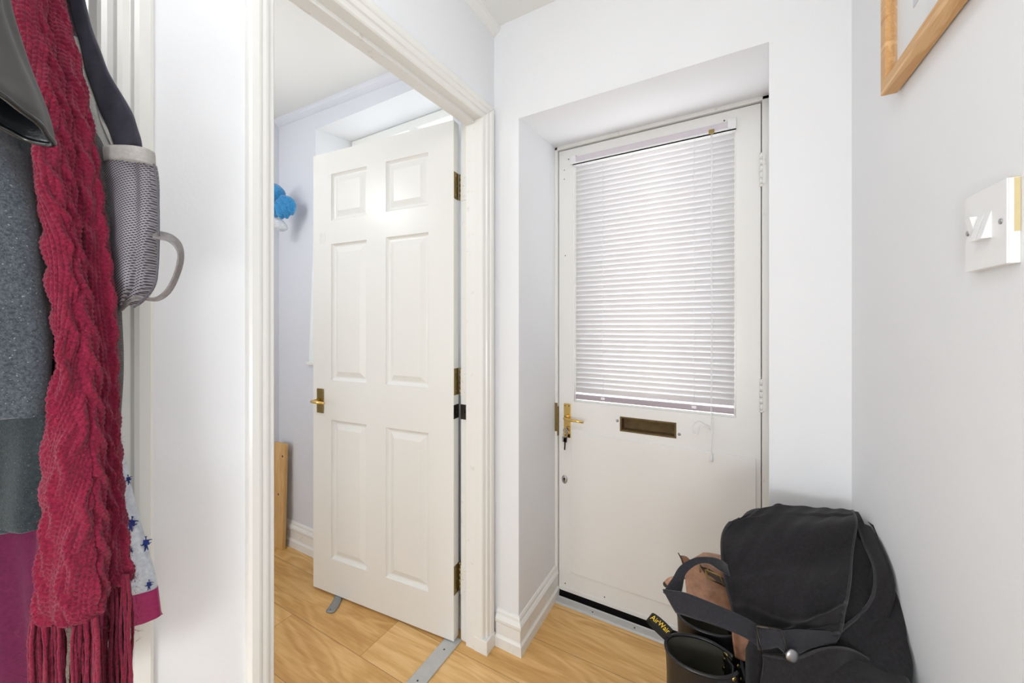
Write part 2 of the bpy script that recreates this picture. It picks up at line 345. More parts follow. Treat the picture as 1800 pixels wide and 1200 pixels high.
# baseboards: lower plinth strip, face and rounded top
SK = [(0, 0), (.020, 0), (.020, .036), (.0155, .042), (.0135, .046), (.0135, .088), (.017, .094), (.018, .104), (.014, .112), (.009, .117), (.008, .126), (.004, .133), (0, .134)]
def skirt(name, p0, p1, U, label, m0=0, m1=0):
    mb = MB(); mb.sweep(SK, p0, p1, U, (0, 0, 1), (m0, 0), (m1, 0)); return struct(mb.build(name, 'trim'), label, 'baseboard')
mb = MB()
mb.sweep(SK, (-.736, YF, 0), (-.645, YF, 0), (0, -1, 0), (0, 0, 1), (0, 0), (1, 0))
mb.sweep(SK, (-.645, YF, 0), (-.641, 1.562, 0), (1, 0, 0), (0, 0, 1), (-1, 0), (0, 0))
struct(mb.build('baseboard_front', 'trim'), 'scuffed white skirting wrapping the corner left of the front door', 'baseboard')
skirt('baseboard_right', (XR, YB, 0), (XR, YF, 0), (-1, 0, 0), 'white skirting along the right wall behind the bags')
skirt('baseboard_room', (XLR-.02, YF, 0), (XS, YF, 0), (0, -1, 0), 'white skirting under the window in the side room')
skirt('baseboard_side', (XS, YB, 0), (XS, YF, 0), (1, 0, 0), 'white skirting on the side wall of the side room')
skirt('baseboard_left', (XL, .232, 0), (XL, .365, 0), (1, 0, 0), 'short white skirting between the two doorways')

# doorway lining, stops and moulded architrave
def tz(x, y, z): return (x, y, z+tilt(y))
mb = MB()
mb.box(XLR-.003, -.757, 1.160, 1.185, 0, 2.01)                       # far jamb
mb.box(-.8325, -.792, 1.148, 1.162, 0, 1.985, tz)                     # far stop
mb.box(XLR-.003, -.757, .385, .402, 0, 1.975)
mb.box(-.8325, -.792, .400, .414, 0, 1.95)
mb.box(XLR-.003, -.757, .39, 1.18, 1.987, 2.012, tz)
mb.box(-.8325, -.792, .41, 1.16, 1.960, 1.990, tz)
struct(mb.build('trim_3', 'trim', bevel=.0015), 'white door lining with stops around the side room doorway', 'door frame')
AR = [(0, -.794), (0, -.7605), (.0035, -.7565), (.009, -.7550), (.014, -.7525), (.017, -.7475), (.022, -.7455), (.030, -.7450), (.033, -.7405), (.038, -.7385), (.050, -.7380), (.0545, -.7410), (.0555, -.7450), (.0555, -.7530), (.03, -.7530), (.02, -.794)]
mb = MB()
mb.sweep(AR, (0, 1.1475, .052), (0, 1.1475, 1.972), (0, 1, 0), (1, 0, 0), (0, 0), (1, 0))
mb.sweep(AR, (0, .4145, 0), (0, .4145, 1.972+tilt(.4145)), (0, -1, 0), (1, 0, 0), (0, 0), (1, 0))
mb.sweep(AR, (0, .4145, 1.972+tilt(.4145)), (0, 1.1475, 1.972+tilt(1.1475)), (0, 0, 1), (1, 0, 0), (-1, 0), (1, 0))
struct(mb.build('trim_4', 'gloss', bevel=.0008), 'moulded cream white architrave around the side room doorway', 'architrave')
mb = MB(); mb.box(-.794, -.7365, 1.1455, 1.2045, 0, .052); struct(mb.build('trim_5', 'trim', bevel=.002), 'chipped white plinth block at the foot of the doorway moulding', 'plinth block')
mb = MB()
mb.sweep(AR, (0, .176, 0), (0, .176, 1.99), (0, 1, 0), (1, 0, 0), (0, 0), (1, 0))
mb.sweep(AR, (0, -.626, 0), (0, -.626, 1.99), (0, -1, 0), (1, 0, 0), (0, 0), (1, 0))
mb.sweep(AR, (0, -.626, 1.99), (0, .176, 1.99), (0, 0, 1), (1, 0, 0), (-1, 0), (1, 0))
struct(mb.build('trim_6', 'gloss', bevel=.0008), 'white moulded architrave of the door behind the hanging coats', 'architrave')
mb = MB(); mb.box(-.920, -.858, .39, 1.158, 0, .006, lambda x, y, z: (x, y, z))
struct(mb.build('trim_7', 'alu', bevel=.003), 'worn grey metal threshold strip across the side room doorway', 'threshold')
def screws(mb, pts, n, r=.003, h=.0012):
    for p in pts: p = np.array(p, float); q = np.array(n, float); mb.cyl(p, p+q*h, r, 12)
ts = bpy.data.objects['trim_7']; mb = MB(); screws(mb, [(-.889, 1.09, .0055), (-.889, .95, .0055), (-.889, .6, .0055)], (0, 0, 1)); mb.build('screw', 'darkmetal', ts)
mb = MB()
mb.add([(-.640, 1.513, .001), (.150, 1.513, .001), (.150, 1.520, .006), (-.640, 1.520, .006), (-.640, 1.545, .009), (.150, 1.545, .009), (.150, 1.55, .012), (-.640, 1.55, .012), (-.640, 1.556, .0), (.150, 1.556, .0)],
       [(0, 1, 2, 3), (3, 2, 5, 4), (4, 5, 6, 7), (7, 6, 9, 8), (0, 8, 9, 1), (0, 3, 4, 7, 8), (1, 9, 6, 5, 2)])
th = struct(mb.build('trim_8', 'alu'), 'grey metal threshold bar along the foot of the front door', 'threshold')
mb = MB(); screws(mb, [(-.46, 1.532, .0072), (-.29, 1.532, .0072), (-.1, 1.532, .0072)], (0, 0, 1)); mb.build('screw', 'darkmetal', th)
mb = MB(); mb.box(-.642, .158, 1.556, 1.66, -.05, .004); struct(mb.build('trim_9', 'black'), 'dark sill in the gap under the front door', 'door sill')
# front door frame
mb = MB()
mb.box(-.6435, -.6285, 1.560, 1.625, 0, 2.006); mb.box(.1345, .165, 1.560, 1.625, 0, 2.006); mb.box(-.6435, .165, 1.560, 1.625, 1.992, 2.03)
mb.box(-.6435, -.612, 1.616, 1.64, 0, 2.0); mb.box(.118, .165, 1.616, 1.64, 0, 2.0); mb.box(-.64, .16, 1.616, 1.64, 1.975, 2.02)
struct(mb.build('trim_10', 'trim', bevel=.002), 'narrow chipped white frame of the front door', 'door frame')

# ------------------------------------------------------------------ door_1, the glazed front door
d1 = thing('door_1', 'white front door with large glazed upper panel and brass lever handle', 'door', (-.25, 1.57, 0), 0, kind='structure')
DX0, DX1 = -.6262, .1322
mb = MB(); slab(mb, [DX0, -.555, -.352, -.145, .056, DX1], [.026, .773, .828, .873, 1.912, 1.988], {(1, 3), (2, 3), (3, 3), (2, 1)}, 1.57, 1.614, ID)
mb.build('leaf', 'door', d1, bevel=.002)
mb = MB(); slab(mb, [-.556, -.549, .050, .057], [.872, .880, 1.905, 1.913], {(1, 1)}, 1.580, 1.600, ID); part(mb.build('glazing_bead', 'gloss', d1), 'bright white bead around the glass')
mb = MB(); mb.box(-.552, .053, 1.601, 1.605, .876, 1.909); mb.build('pane', 'glass', d1)
mb = MB(); mb.box(-.566, .117, 1.5635, 1.5705, .120, .739); part(mb.build('kick_panel', 'door', d1, bevel=.0015), 'flat white panel screwed over the lower half')
mb = MB(); mb.box(DX0, DX1, 1.566, 1.571, .028, .046); mb.build('weather_bar', 'trim', d1, bevel=.002)
mb = MB(); mb.box(DX0+.002, DX1-.002, 1.575, 1.61, .003, .027); part(mb.build('draught_strip', 'black', d1), 'black draught strip under the door')
ls = mb = MB(); slab(mb, [-.356, -.349, -.148, -.141], [.770, .776, .825, .831], {(1, 1)}, 1.5695, 1.6135, ID); lo = part(mb.build('letter_slot', 'brownhole', d1), 'open letter slot with raw brown edges')
mb = MB(); mb.box(-.352, -.145, 1.611, 1.6135, .772, .829); part(mb.build('outer_flap', 'brownhole', lo), 'dull brown outer letter flap')
for x, z in ((-.366, .812), (-.131, .788)):
    mb = MB(); mb.tube([(x, 1.571, z), (x, 1.568, z), (x, 1.565, z), (x, 1.5635, z)], [.0055, .0055, .0042, .0015], 14); mb.build('bolt', 'steel', d1)
mb = MB(); screws(mb, [(-.596, 1.5704, 1.519), (-.60, 1.5704, 1.90), (-.60, 1.5704, 1.86), (-.58, 1.5704, 1.945), (-.55, 1.5704, 1.95), (.02, 1.5704, 1.955), (.05, 1.5704, 1.955)], (0, -1, 0), .0028, .0004)
screws(mb, [(-.596, 1.5704, .06), (-.42, 1.5704, .06), (-.395, 1.5655, .135), (-.10, 1.5655, .14)], (0, -1, 0), .0028, .0005); part(mb.build('screw_hole', 'pencil', d1), 'small dark screw holes')
h = MB(); h.box(-.6005, -.5695, 1.5635, 1.5705, .712, .862); hp = part(h.build('door_handle', 'brass', d1, bevel=.0015), 'polished brass lever handle on long plate')
mb = MB(); mb.cyl((-.585, 1.564, .803), (-.585, 1.552, .803), .0105, 20); mb.tube([(-.585, 1.555, .803), (-.585, 1.535, .803), (-.580, 1.526, .803), (-.565, 1.522, .802), (-.53, 1.522, .801), (-.497, 1.523, .799)], [.0075, .0075, .0085, .0085, .0075, .0068], 14, flat=.75)
part(mb.build('lever', 'brass', hp), 'polished brass lever')
mb = MB(); screws(mb, [(-.594, 1.5635, .853), (-.576, 1.5635, .853), (-.594, 1.5635, .722), (-.576, 1.5635, .722)], (0, -1, 0), .0024, .0008); mb.build('screw', 'darkmetal', hp)
mb = MB(); mb.cyl((-.585, 1.5638, .748), (-.585, 1.5615, .748), .006, 16); mb.box(-.5875, -.5825, 1.5615, 1.5640, .730, .748); mb.build('keyhole', 'darkmetal', hp)
e = MB(); ring = lambda s, y: [(-.599+.0125*s*math.cos(a), y, .523+.019*s*math.sin(a)) for a in np.linspace(0, 2*math.pi, 25)[:-1]]
e.loft([ring(1, 1.5705), ring(1, 1.568), ring(.8, 1.5665)]); eo = part(e.build('keyhole_cover', 'steel', d1), 'small oval steel keyhole cover')
mb = MB(); mb.cyl((-.599, 1.567, .526), (-.599, 1.5655, .526), .004, 14); mb.box(-.6005, -.5975, 1.5655, 1.567, .514, .526); mb.build('keyhole', 'black', eo)
mb = MB(); mb.box(-.6300, -.6275, 1.5575, 1.574, .715, .845); mb.box(-.6440, -.6285, 1.5575, 1.5602, .735, .862); part(mb.build('lock_keep', 'oldbrass', d1, bevel=.0006), 'aged brass lock keep on the frame')
for z0, z1 in ((1.70, 1.81), (.91, 1.02)):
    mb = MB()
    for q in range(5):
        a = z0+(z1-z0)*q/5; mb.cyl((.1335, 1.563, a+.001), (.1335, 1.563, a+(z1-z0)/5-.001), .0065, 14)
    mb.tube([(.1335, 1.563, z0-.008), (.1335, 1.563, z0-.005), (.1335, 1.563, z0)], [.003, .0075, .005], 12)
    mb.box(.1335, .147, 1.5575, 1.5605, z0, z1); part(mb.build('hinge', 'trim', d1), 'painted over butt hinge')
# keys in the front door lock
k = thing('keys', 'small bunch of keys hanging from the brass front door lock', 'keys', (-.585, 1.556, .745))
mb = MB(); mb.box(-.5862, -.5838, 1.545, 1.5625, .744, .752); rg = [(-.585+.009*math.cos(a), 1.543, .748+.009*math.sin(a)) for a in np.linspace(0, 2*math.pi, 17)]; mb.tube(rg, .0022, 8, False)
mb.build('key', 'steel', k)
mb = MB(); mb.tube([(-.585+.010*math.cos(a), 1.541+.003*math.sin(a), .730+.011*math.sin(a)) for a in np.linspace(0, 2*math.pi, 21)], .0011, 8, False); mb.build('key_ring', 'steel', k)
def keymesh(x, z, a, mt, bw):
    mb = MB(); ca, sa = math.cos(a), math.sin(a); T = lambda px, py, pz: (x+px*ca-pz*sa, py, z+px*sa+pz*ca)
    mb.box(-bw, bw, 1.5385, 1.5405, -.024, 0, T); mb.box(-.0028, .0028, 1.5387, 1.5403, -.058, -.022, T); mb.box(-.0035, -.0005, 1.5387, 1.5403, -.054, -.048, T); return mb.build('key', mt, k, bevel=.0006)
keymesh(-.5905, .722, .08, 'steel', .009); part(keymesh(-.5835, .722, -.06, 'darkmetal', .008), 'dark headed key')

# venetian blind on the front door
vb = thing('venetian_blind', 'closed white slatted blind over the front door glass', 'blind', (-.25, 1.575, .88))
mb = MB(); mb.box(-.552, .054, 1.558, 1.583, 1.916, 1.944); mb.build('headrail', 'headrail', vb, bevel=.002)
mb = MB(); mb.box(-.556, .057, 1.5555, 1.5580, 1.908, 1.919); mb.box(-.556, .057, 1.5555, 1.583, 1.908, 1.912); part(mb.build('headrail_lip', 'plastic', vb), 'bright white lower lip of the headrail')
for x0, x1 in ((-.566, -.542), (.030, .058)):
    mb = MB(); mb.box(x0, x1, 1.5545, 1.585, 1.914, 1.952); mb.build('bracket', 'plastic', vb, bevel=.002)
mb = MB(); NS = 47; z0 = .914; pit = (1.905-z0)/NS
for i in range(NS):
    zc = z0+pit*(i+.5); rows = []
    for q in range(7):
        t = q/6-.5; yy = 1.5805-t*.0090-.0018*math.cos(t*math.pi)+.001; zz = zc+t*.0238
        rows.append((yy, zz))
    rings = [[(x, yy, zz) for yy, zz in rows]+[(x, yy+.0004, zz) for yy, zz in reversed(rows)] for x in (-.549, .052)]
    mb.loft(rings, True)
mb.build('slats', 'slat', vb)
mb = MB(); mb.box(-.551, .0535, 1.573, 1.593, .884, .906, None); part(mb.build('bottom_rail', 'bottomrail', vb, bevel=.004), 'mauve grey bottom rail')
for x in (-.552, .0515):
    mb = MB(); mb.box(x-.001, x+.003, 1.572, 1.594, .883, .907); mb.build('end_cap', 'plastic', vb, bevel=.002)
for x in (-.428, -.080):
    mb = MB()
    for yy in (1.5728, ): mb.tube([(x, yy, 1.912), (x+.001, yy, .89)], .0007, 6)
    mb.box(x-.008, x+.008, 1.5715, 1.575, .892, .902); mb.build('ladder_cord', 'cord', vb)
mb = MB(); mb.box(-.030, -.012, 1.552, 1.562, 1.910, 1.926); part(mb.build('cord_lock', 'oldbrass', vb, bevel=.001), 'small brass cord lock')
mb = MB(); px, py = -.022, 1.556
pts = [(px, py, 1.915)]+[(px+.0008*math.sin(i), py-.0005*i/12, 1.915-(1.915-.86)*i/12) for i in range(1, 13)]+[(px+.0015, py-.002, .80), (px-.001, py-.002, .755), (px, py, .735)]
mb.tube(pts, .0012, 8); mb.tube([(p[0]+.0035, p[1], p[2]) for p in pts[:13]], .0009, 6)
knot = [(px+.004, 1.555, .86), (px+.006, 1.553, .842), (px-.004, 1.552, .832), (px-.022, 1.553, .838), (px-.038, 1.555, .846), (px-.055, 1.556, .838), (px-.062, 1.557, .815), (px-.052, 1.557, .795), (px-.043, 1.556, .812), (px-.038, 1.555, .828), (px-.020, 1.554, .836), (px-.006, 1.554, .822), (px+.003, 1.555, .812), (px+.004, 1.555, .835)]
def smoothpath(pts, n):
    pts = [np.array(p, float) for p in pts]; out = []
    P = [2*pts[0]-pts[1]]+pts+[2*pts[-1]-pts[-2]]
    for i in range(1, len(P)-2):
        for q in range(n):
            t = q/n; a, b, c, d = P[i-1], P[i], P[i+1], P[i+2]
            out.append(.5*((2*b)+(-a+c)*t+(2*a-5*b+4*c-d)*t*t+(-a+3*b-3*c+d)*t**3))
    out.append(pts[-1]); return out
mb.tube(smoothpath(knot, 6), .0017, 8); mb.build('pull_cord', 'cord', vb)
mb = MB(); mb.tube([(px, py, .738), (px, py, .730), (px, py, .712), (px, py, .706)], [.0015, .004, .0065, .005], 12); part(mb.build('cord_tassel', 'plastic', vb), 'clear white acorn tassel')

# ------------------------------------------------------------------ door_2, six panel door standing open
hx, hy = -.8725, 1.131; ang = math.atan2(1.061-hy, -1.628-hx)
d2 = thing('door_2', 'white six panel door standing open into the side room', 'door', (hx, hy, 0), ang, kind='structure')
xs = [.004, .120, .333, .438, .646, .760]; zs = [.010, .165, .786, .963, 1.572, 1.677, 1.885, 1.985]; pan = {(i, k) for i in (1, 3) for k in (1, 3, 5)}
def paneldoor(mb, xs, zs, pan, y0, y1):
    for side, y, s in ((0, y1, -1), (1, y0, 1)):
        for i in range(len(xs)-1):
            for kk in range(len(zs)-1):
                a, b, c, d = xs[i], xs[i+1], zs[kk], zs[kk+1]
                if (i, kk) not in pan: mb.add([(a, y, c), (b, y, c), (b, y, d), (a, y, d)], [(0, 1, 2, 3)]); continue
                L = [(0, 0), (.002, .0045), (.008, .0105), (.013, .0120), (.017, .0115), (.040, .0020), (.041, .0020)]
                rr = [[(a+q, y+s*e, c+q), (b-q, y+s*e, c+q), (b-q, y+s*e, d-q), (a+q, y+s*e, d-q)] for q, e in L]
                vs = [p for r_ in rr for p in r_]; fs = []
                for r_ in range(len(L)-1):
                    for j in range(4): fs.append((r_*4+j, r_*4+(j+1) % 4, (r_+1)*4+(j+1) % 4, (r_+1)*4+j))
                fs.append(tuple((len(L)-1)*4+j for j in range(4))); mb.add(vs, fs)
    x0, x1, z0, z1 = xs[0], xs[-1], zs[0], zs[-1]
    for a, b in (((x0, z0), (x1, z0)), ((x1, z0), (x1, z1)), ((x1, z1), (x0, z1)), ((x0, z1), (x0, z0))):
        mb.add([(a[0], y0, a[1]), (b[0], y0, b[1]), (b[0], y1, b[1]), (a[0], y1, a[1])], [(0, 1, 2, 3)])
    return mb
def weld(o, d=1e-5):
    bm = bmesh.new(); bm.from_mesh(o.data); bmesh.ops.remove_doubles(bm, verts=bm.verts, dist=d); bmesh.ops.recalc_face_normals(bm, faces=bm.faces); bm.to_mesh(o.data); bm.free(); return o
lf = weld(paneldoor(MB(), xs, zs, pan, -.035, 0).build('leaf', 'gloss', d2, local=True))
for s in (1, -1):
    y = 0 if s == 1 else -.035; mb = MB(); mb.box(.692, .731, min(y, y+s*.006), max(y, y+s*.006), .812, .922)
    hp = part(mb.build('door_handle', 'oldbrass', d2, bevel=.0015, local=True), 'aged brass lever handle on short plate')
    mb = MB(); mb.tube([(.7115, y, .872), (.7115, y+s*.030, .872), (.7115, y+s*.043, .872), (.704, y+s*.050, .872), (.69, y+s*.052, .872), (.632, y+s*.050, .870)], [.009, .0065, .0075, .0085, .0085, .0065], 14, flat=.8)
    mb.build('lever', 'brass', hp, local=True)
mb = MB(); mb.box(.683, .719, 0, .0008, 1.578, 1.628); part(mb.build('sticker', 'redmark', d2, local=True), 'small square white sticker')
for a, b in ((1.69, 1.791), (.942, 1.043), (.183, .292)):
    mb = MB(); mb.box(.002, .0042, -.032, -.001, a, b); hg = part(mb.build('hinge', 'oldbrass', d2, local=True), 'aged brass butt hinge')
    mb = MB()
    for q in range(5): mb.cyl((-.001, -.037, a+(b-a)*q/5+.0006), (-.001, -.037, a+(b-a)*(q+1)/5-.0006), .0042, 12)
    mb.build('knuckle', 'oldbrass', hg, local=True)
    mb = MB(); screws(mb, [(.002, -.012, a+.015), (.002, -.02, (a+b)/2), (.002, -.012, b-.015)], (-1, 0, 0), .0028, .0006); mb.build('screw', 'steel', hg, local=True)
mb = MB(); mb.box(.0015, .0042, -.034, .001, .852, .905); mb.cyl((-.004, -.014, .877), (.004, -.014, .877), .004, 12); part(mb.build('security_pin', 'darkmetal', d2, bevel=.001, local=True), 'dark metal pin plate on door edge')
# painted hinge leaves on the jamb belong to the lining
lin3 = bpy.data.objects['trim_3']
for a, b in ((1.69, 1.791), (.942, 1.043), (.183, .292)):
    mb = MB(); mb.box(-.8645, -.836, 1.158, 1.1602, a-.005, b-.005); screws(mb, [(-.845, 1.158, a+.01), (-.852, 1.158, (a+b)/2), (-.845, 1.158, b-.02)], (0, -1, 0), .0028, .0006); part(mb.build('hinge_leaf', 'trim', lin3), 'painted hinge leaf on the jamb')
mb = MB(); mb.box(-.8645, -.834, 1.1575, 1.1602, .848, .905); mb.cyl((-.848, 1.158, .876), (-.848, 1.152, .876), .005, 12); part(mb.build('pin_plate', 'darkmetal', lin3, bevel=.001), 'dark metal pin plate on the jamb')

# door stop jammed under the open door
ds = MB(); path = smoothpath([(-1.430, 1.000, .006), (-1.437, 1.022, .007), (-1.449, 1.045, .0085), (-1.466, 1.068, .0085), (-1.486, 1.090, .006), (-1.50, 1.12, .006)], 5)
rings = []
for i, p in enumerate(path):
    t = path[min(i+1, len(path)-1)]-path[max(i-1, 0)]; t /= np.linalg.norm(t); n_ = np.array((-t[1], t[0], 0)); f = i/(len(path)-1)
    wd_ = .021*min(1, .55+f*8)*(1-.25*f); hh = p[2]
    rings.append([np.array((p[0], p[1], 0))+n_*a*wd_+np.array((0, 0, b*hh)) for a, b in ((-1, .08), (-1, .7), (-.7, 1.0), (0, 1.15), (.7, 1.0), (1, .7), (1, .08))])
ds.loft(rings); o = tag(ds.build('door_stop', 'rubbergrey'), 'grey curved metal door stop poking out under the open panelled door', 'door stop')
mb = MB(); mb.cyl((-1.434, 1.010, .0065), (-1.434, 1.010, .0082), .0025, 10); mb.build('screw', 'darkmetal', o)

# door_3 closed behind the coats
d3 = thing('door_3', 'closed cream door hidden behind the hanging coats', 'door', (-.80, -.225, 0), 0, kind='structure')
mb = paneldoor(MB(), [-.618, -.50, -.29, -.185, .03, .172], zs, pan, -.825, -.79); mb.v = [(y, x, z) for x, y, z in mb.v]; weld(mb.build('leaf', 'gloss', d3))

# window_1 in the side room, behind the open door
w1 = thing('window_1', 'white framed window in the deep recess behind the open door', 'window', (-1.35, 1.40, 1.0), 0, kind='structure')
mb = MB(); slab(mb, [-1.795, -1.75, -1.36, -1.315, -.985, -.94], [1.01, 1.06, 2.195, 2.238], {(1, 1), (3, 1)}, 1.395, 1.44, ID); mb.build('window_frame', 'gloss', w1, bevel=.003)
for a, b in ((-1.75, -1.36), (-1.315, -.985)):
    mb = MB(); mb.box(a-.004, b+.004, 1.415, 1.419, 1.056, 2.199); mb.build('pane', 'glass', w1)
mb = MB(); mb.add([(-1.915, 1.205, 1.0), (-.93, 1.205, 1.0), (-.93, 1.40, 1.0), (-1.79, 1.40, 1.0), (-1.915, 1.205, 1.018), (-.93, 1.205, 1.018), (-.93, 1.40, 1.018), (-1.79, 1.40, 1.018)], [(0, 3, 2, 1), (4, 5, 6, 7), (0, 1, 5, 4), (1, 2, 6, 5), (2, 3, 7, 6), (3, 0, 4, 7)])
mb.build('window_sill', 'gloss', w1, bevel=.003)

# leaning board in the room corner
mb = MB()
def lean(x, y, z): return (x, y-.014*(1-z/.565), z)
mb.box(-2.150, -2.050, 1.172, 1.192, 0, .565, lean); ob = tag(mb.build('wooden_board', 'pine', bevel=.003), 'short pine board leaning upright in the corner of the side room', 'board')
for x, z, r_ in ((-2.068, .50, .006), (-2.098, .29, .0055)):
    mb = MB(); c = lean(x, 1.172, z); mb.cyl((c[0], c[1]+.0005, c[2]), (c[0], c[1]-.0006, c[2]), r_, 12); part(mb.build('knot', 'satcheldark', ob), 'dark wood knot')

# blue glove hanging at the edge of the side room
gl = thing('hanging_glove', 'bright blue fleece glove hanging on the side room wall', 'glove', tuple(PP(492, 330, 1.95)))
c0 = PP(489, 345, 1.93)
def blob(mb, pts, rs, n=12): mb.tube(smoothpath(pts, 5), np.interp(np.linspace(0, 1, (len(pts)-1)*5+1), np.linspace(0, 1, len(rs)), rs), n)
mb = MB(); blob(mb, [PP(470, 322, 1.93), PP(484, 342, 1.93), PP(494, 352, 1.93)], [.01, .045, .05, .045, .012])
for a, b, c in (((492, 348), (510, 356), (513, 378)), ((490, 352), (502, 366), (504, 384)), ((484, 356), (494, 372), (495, 385)), ((478, 350), (484, 370), (485, 382))):
    blob(mb, [PP(*a, 1.93), PP(*b, 1.93), PP(*c, 1.93)], [.02, .024, .025, .022, .006])
mb.build('palm', 'blue', gl)
mb = MB(); blob(mb, [PP(482, 385, 1.95), PP(492, 396, 1.95), PP(504, 402, 1.95)], [.01, .028, .03, .026, .008]); mb.build('cuff', 'fluff', gl)
mb = MB(); mb.cyl((XS, c0[1], 1.93), (XS+.05, c0[1], 1.93), .006); mb.tube([(XS+.05, c0[1], 1.925), PP(480, 335, 1.93)], .003, 8); mb.build('hook', 'steel', gl)

# ------------------------------------------------------------------ right wall: picture and light switch
pf = thing('picture_frame', 'oak box frame with white mounted print high on the right wall', 'picture', (XR, .72, 1.63))
FY0, FY1, FZ0, FZ1 = .50, .942, 1.630, 2.06
mb = MB(); yz = lambda x, y, z: (y, x, z)
slab(mb, [FY0, FY0+.021, FY1-.021, FY1], [FZ0, FZ0+.021, FZ1-.021, FZ1], {(1, 1)}, .2655, .2885, yz); mb.build('frame', 'oakframe', pf, bevel=.001)
mb = MB(); mb.box(.282, .2885, FY0+.02, FY1-.02, FZ0+.02, FZ1-.02); mb.build('mount', 'mount', pf)
mb = MB(); mb.box(.281, .2822, FY0+.10, FY1-.085, FZ0+.095, FZ1-.10); part(mb.build('print', 'print', pf), 'pale grey print in the white mount')
mb = MB(); mb.box(.272, .2735, FY0+.019, FY1-.019, FZ0+.019, FZ1-.019); mb.build('glass', 'glass', pf)

sw = thing('light_switch', 'white three gang light switch on a painted block on the right wall', 'switch', (XR, .668, 1.318))
SY0, SY1, SZ0, SZ1 = .628, .708, 1.2710, 1.3660
mb = MB(); mb.box(.2822, XR, SY0, SY1, SZ0, SZ1); mb.build('back_box', 'trim', sw, bevel=.0008)
mb = MB(); mb.box(.2860, .2905, SY0-.0004, SY0, SZ0+.035, SZ1-.001); mb.box(.2835, .2905, SY0, SY0+.07, SZ1, SZ1+.0004); part(mb.build('adhesive_stain', 'stain', sw), 'yellowed stain along the wall edge')
mb = MB(); mb.box(.2805, .2824, SY0, SY1, SZ0, SZ1); mb.build('face_plate', 'plastic', sw, bevel=.0008)
for q, tl in ((0, -1), (1, 1), (2, 1)):
    yc = .6865-.0135*q; z0, z1 = 1.3050, 1.3370; xb, xt = (.2720, .2803) if tl > 0 else (.2803, .2735)
    mb = MB(); mb.add([(.281, yc-.0056, z0), (.281, yc+.0056, z0), (.281, yc+.0056, z1), (.281, yc-.0056, z1), (xb, yc-.0056, z0), (xb, yc+.0056, z0), (xt, yc+.0056, z1), (xt, yc-.0056, z1)],
                      [(0, 1, 2, 3), (4, 7, 6, 5), (0, 4, 5, 1), (1, 5, 6, 2), (2, 6, 7, 3), (3, 7, 4, 0)])
    mb.build('rocker', 'plastic', sw, bevel=.0005)
for yy in (.6375, .7010):
    mb = MB(); mb.cyl((.2808, yy, 1.320), (.2796, yy, 1.320), .0032, 14); mb.build('screw', 'steel', sw)

# floor lamp added out of view as a low fill
fl = thing('fill_floor_lamp', 'slim floor lamp with opal globe added unseen behind the camera for fill light', 'lamp', (.02, -.36, 0))
mb = MB(); mb.cyl((.02, -.36, 0), (.02, -.36, .02), .11, 32); mb.build('base', 'steel', fl)
mb = MB(); mb.cyl((.02, -.36, .02), (.02, -.36, .80), .008, 14); mb.build('pole', 'steel', fl)
mb = MB(); mb.tube([(.02, -.36, .80), (.02, -.36, .805), (.02, -.36, .83)], [.01, .07, .095], 28); mb.build('lamp_shade', 'bulbglass', fl)
# unseen ceiling lamps added to carry the fill lights
for n_, x, y, zc, lab in (('fill_ceiling_lamp', -.2, .02, ZC, 'opal glass bowl lamp added unseen on the hall ceiling for fill light'), ('fill_ceiling_lamp', -1.75, .32, zroom(-1.75), 'opal glass bowl lamp added unseen on the side room ceiling for fill light')):
    l = thing(n_, lab, 'lamp', (x, y, zc)); mb = MB(); mb.cyl((x, y, zc), (x, y, zc-.02), .07, 28); mb.build('ceiling_rose', 'plastic', l)
    mb = MB(); mb.tube([(x, y, zc-.02), (x, y, zc-.14)], .004, 10); mb.build('flex', 'plastic', l)
    mb = MB(); ring = lambda r_, z: [(x+r_*math.cos(a), y+r_*math.sin(a), z) for a in np.linspace(0, 2*math.pi, 33)[:-1]]
    mb.loft([ring(.03, zc-.14), ring(.10, zc-.15), ring(.13, zc-.18), ring(.135, zc-.19), ring(.127, zc-.18), ring(.097, zc-.155), ring(.028, zc-.145)], caps=False); mb.build('lamp_shade', 'bulbglass', l)

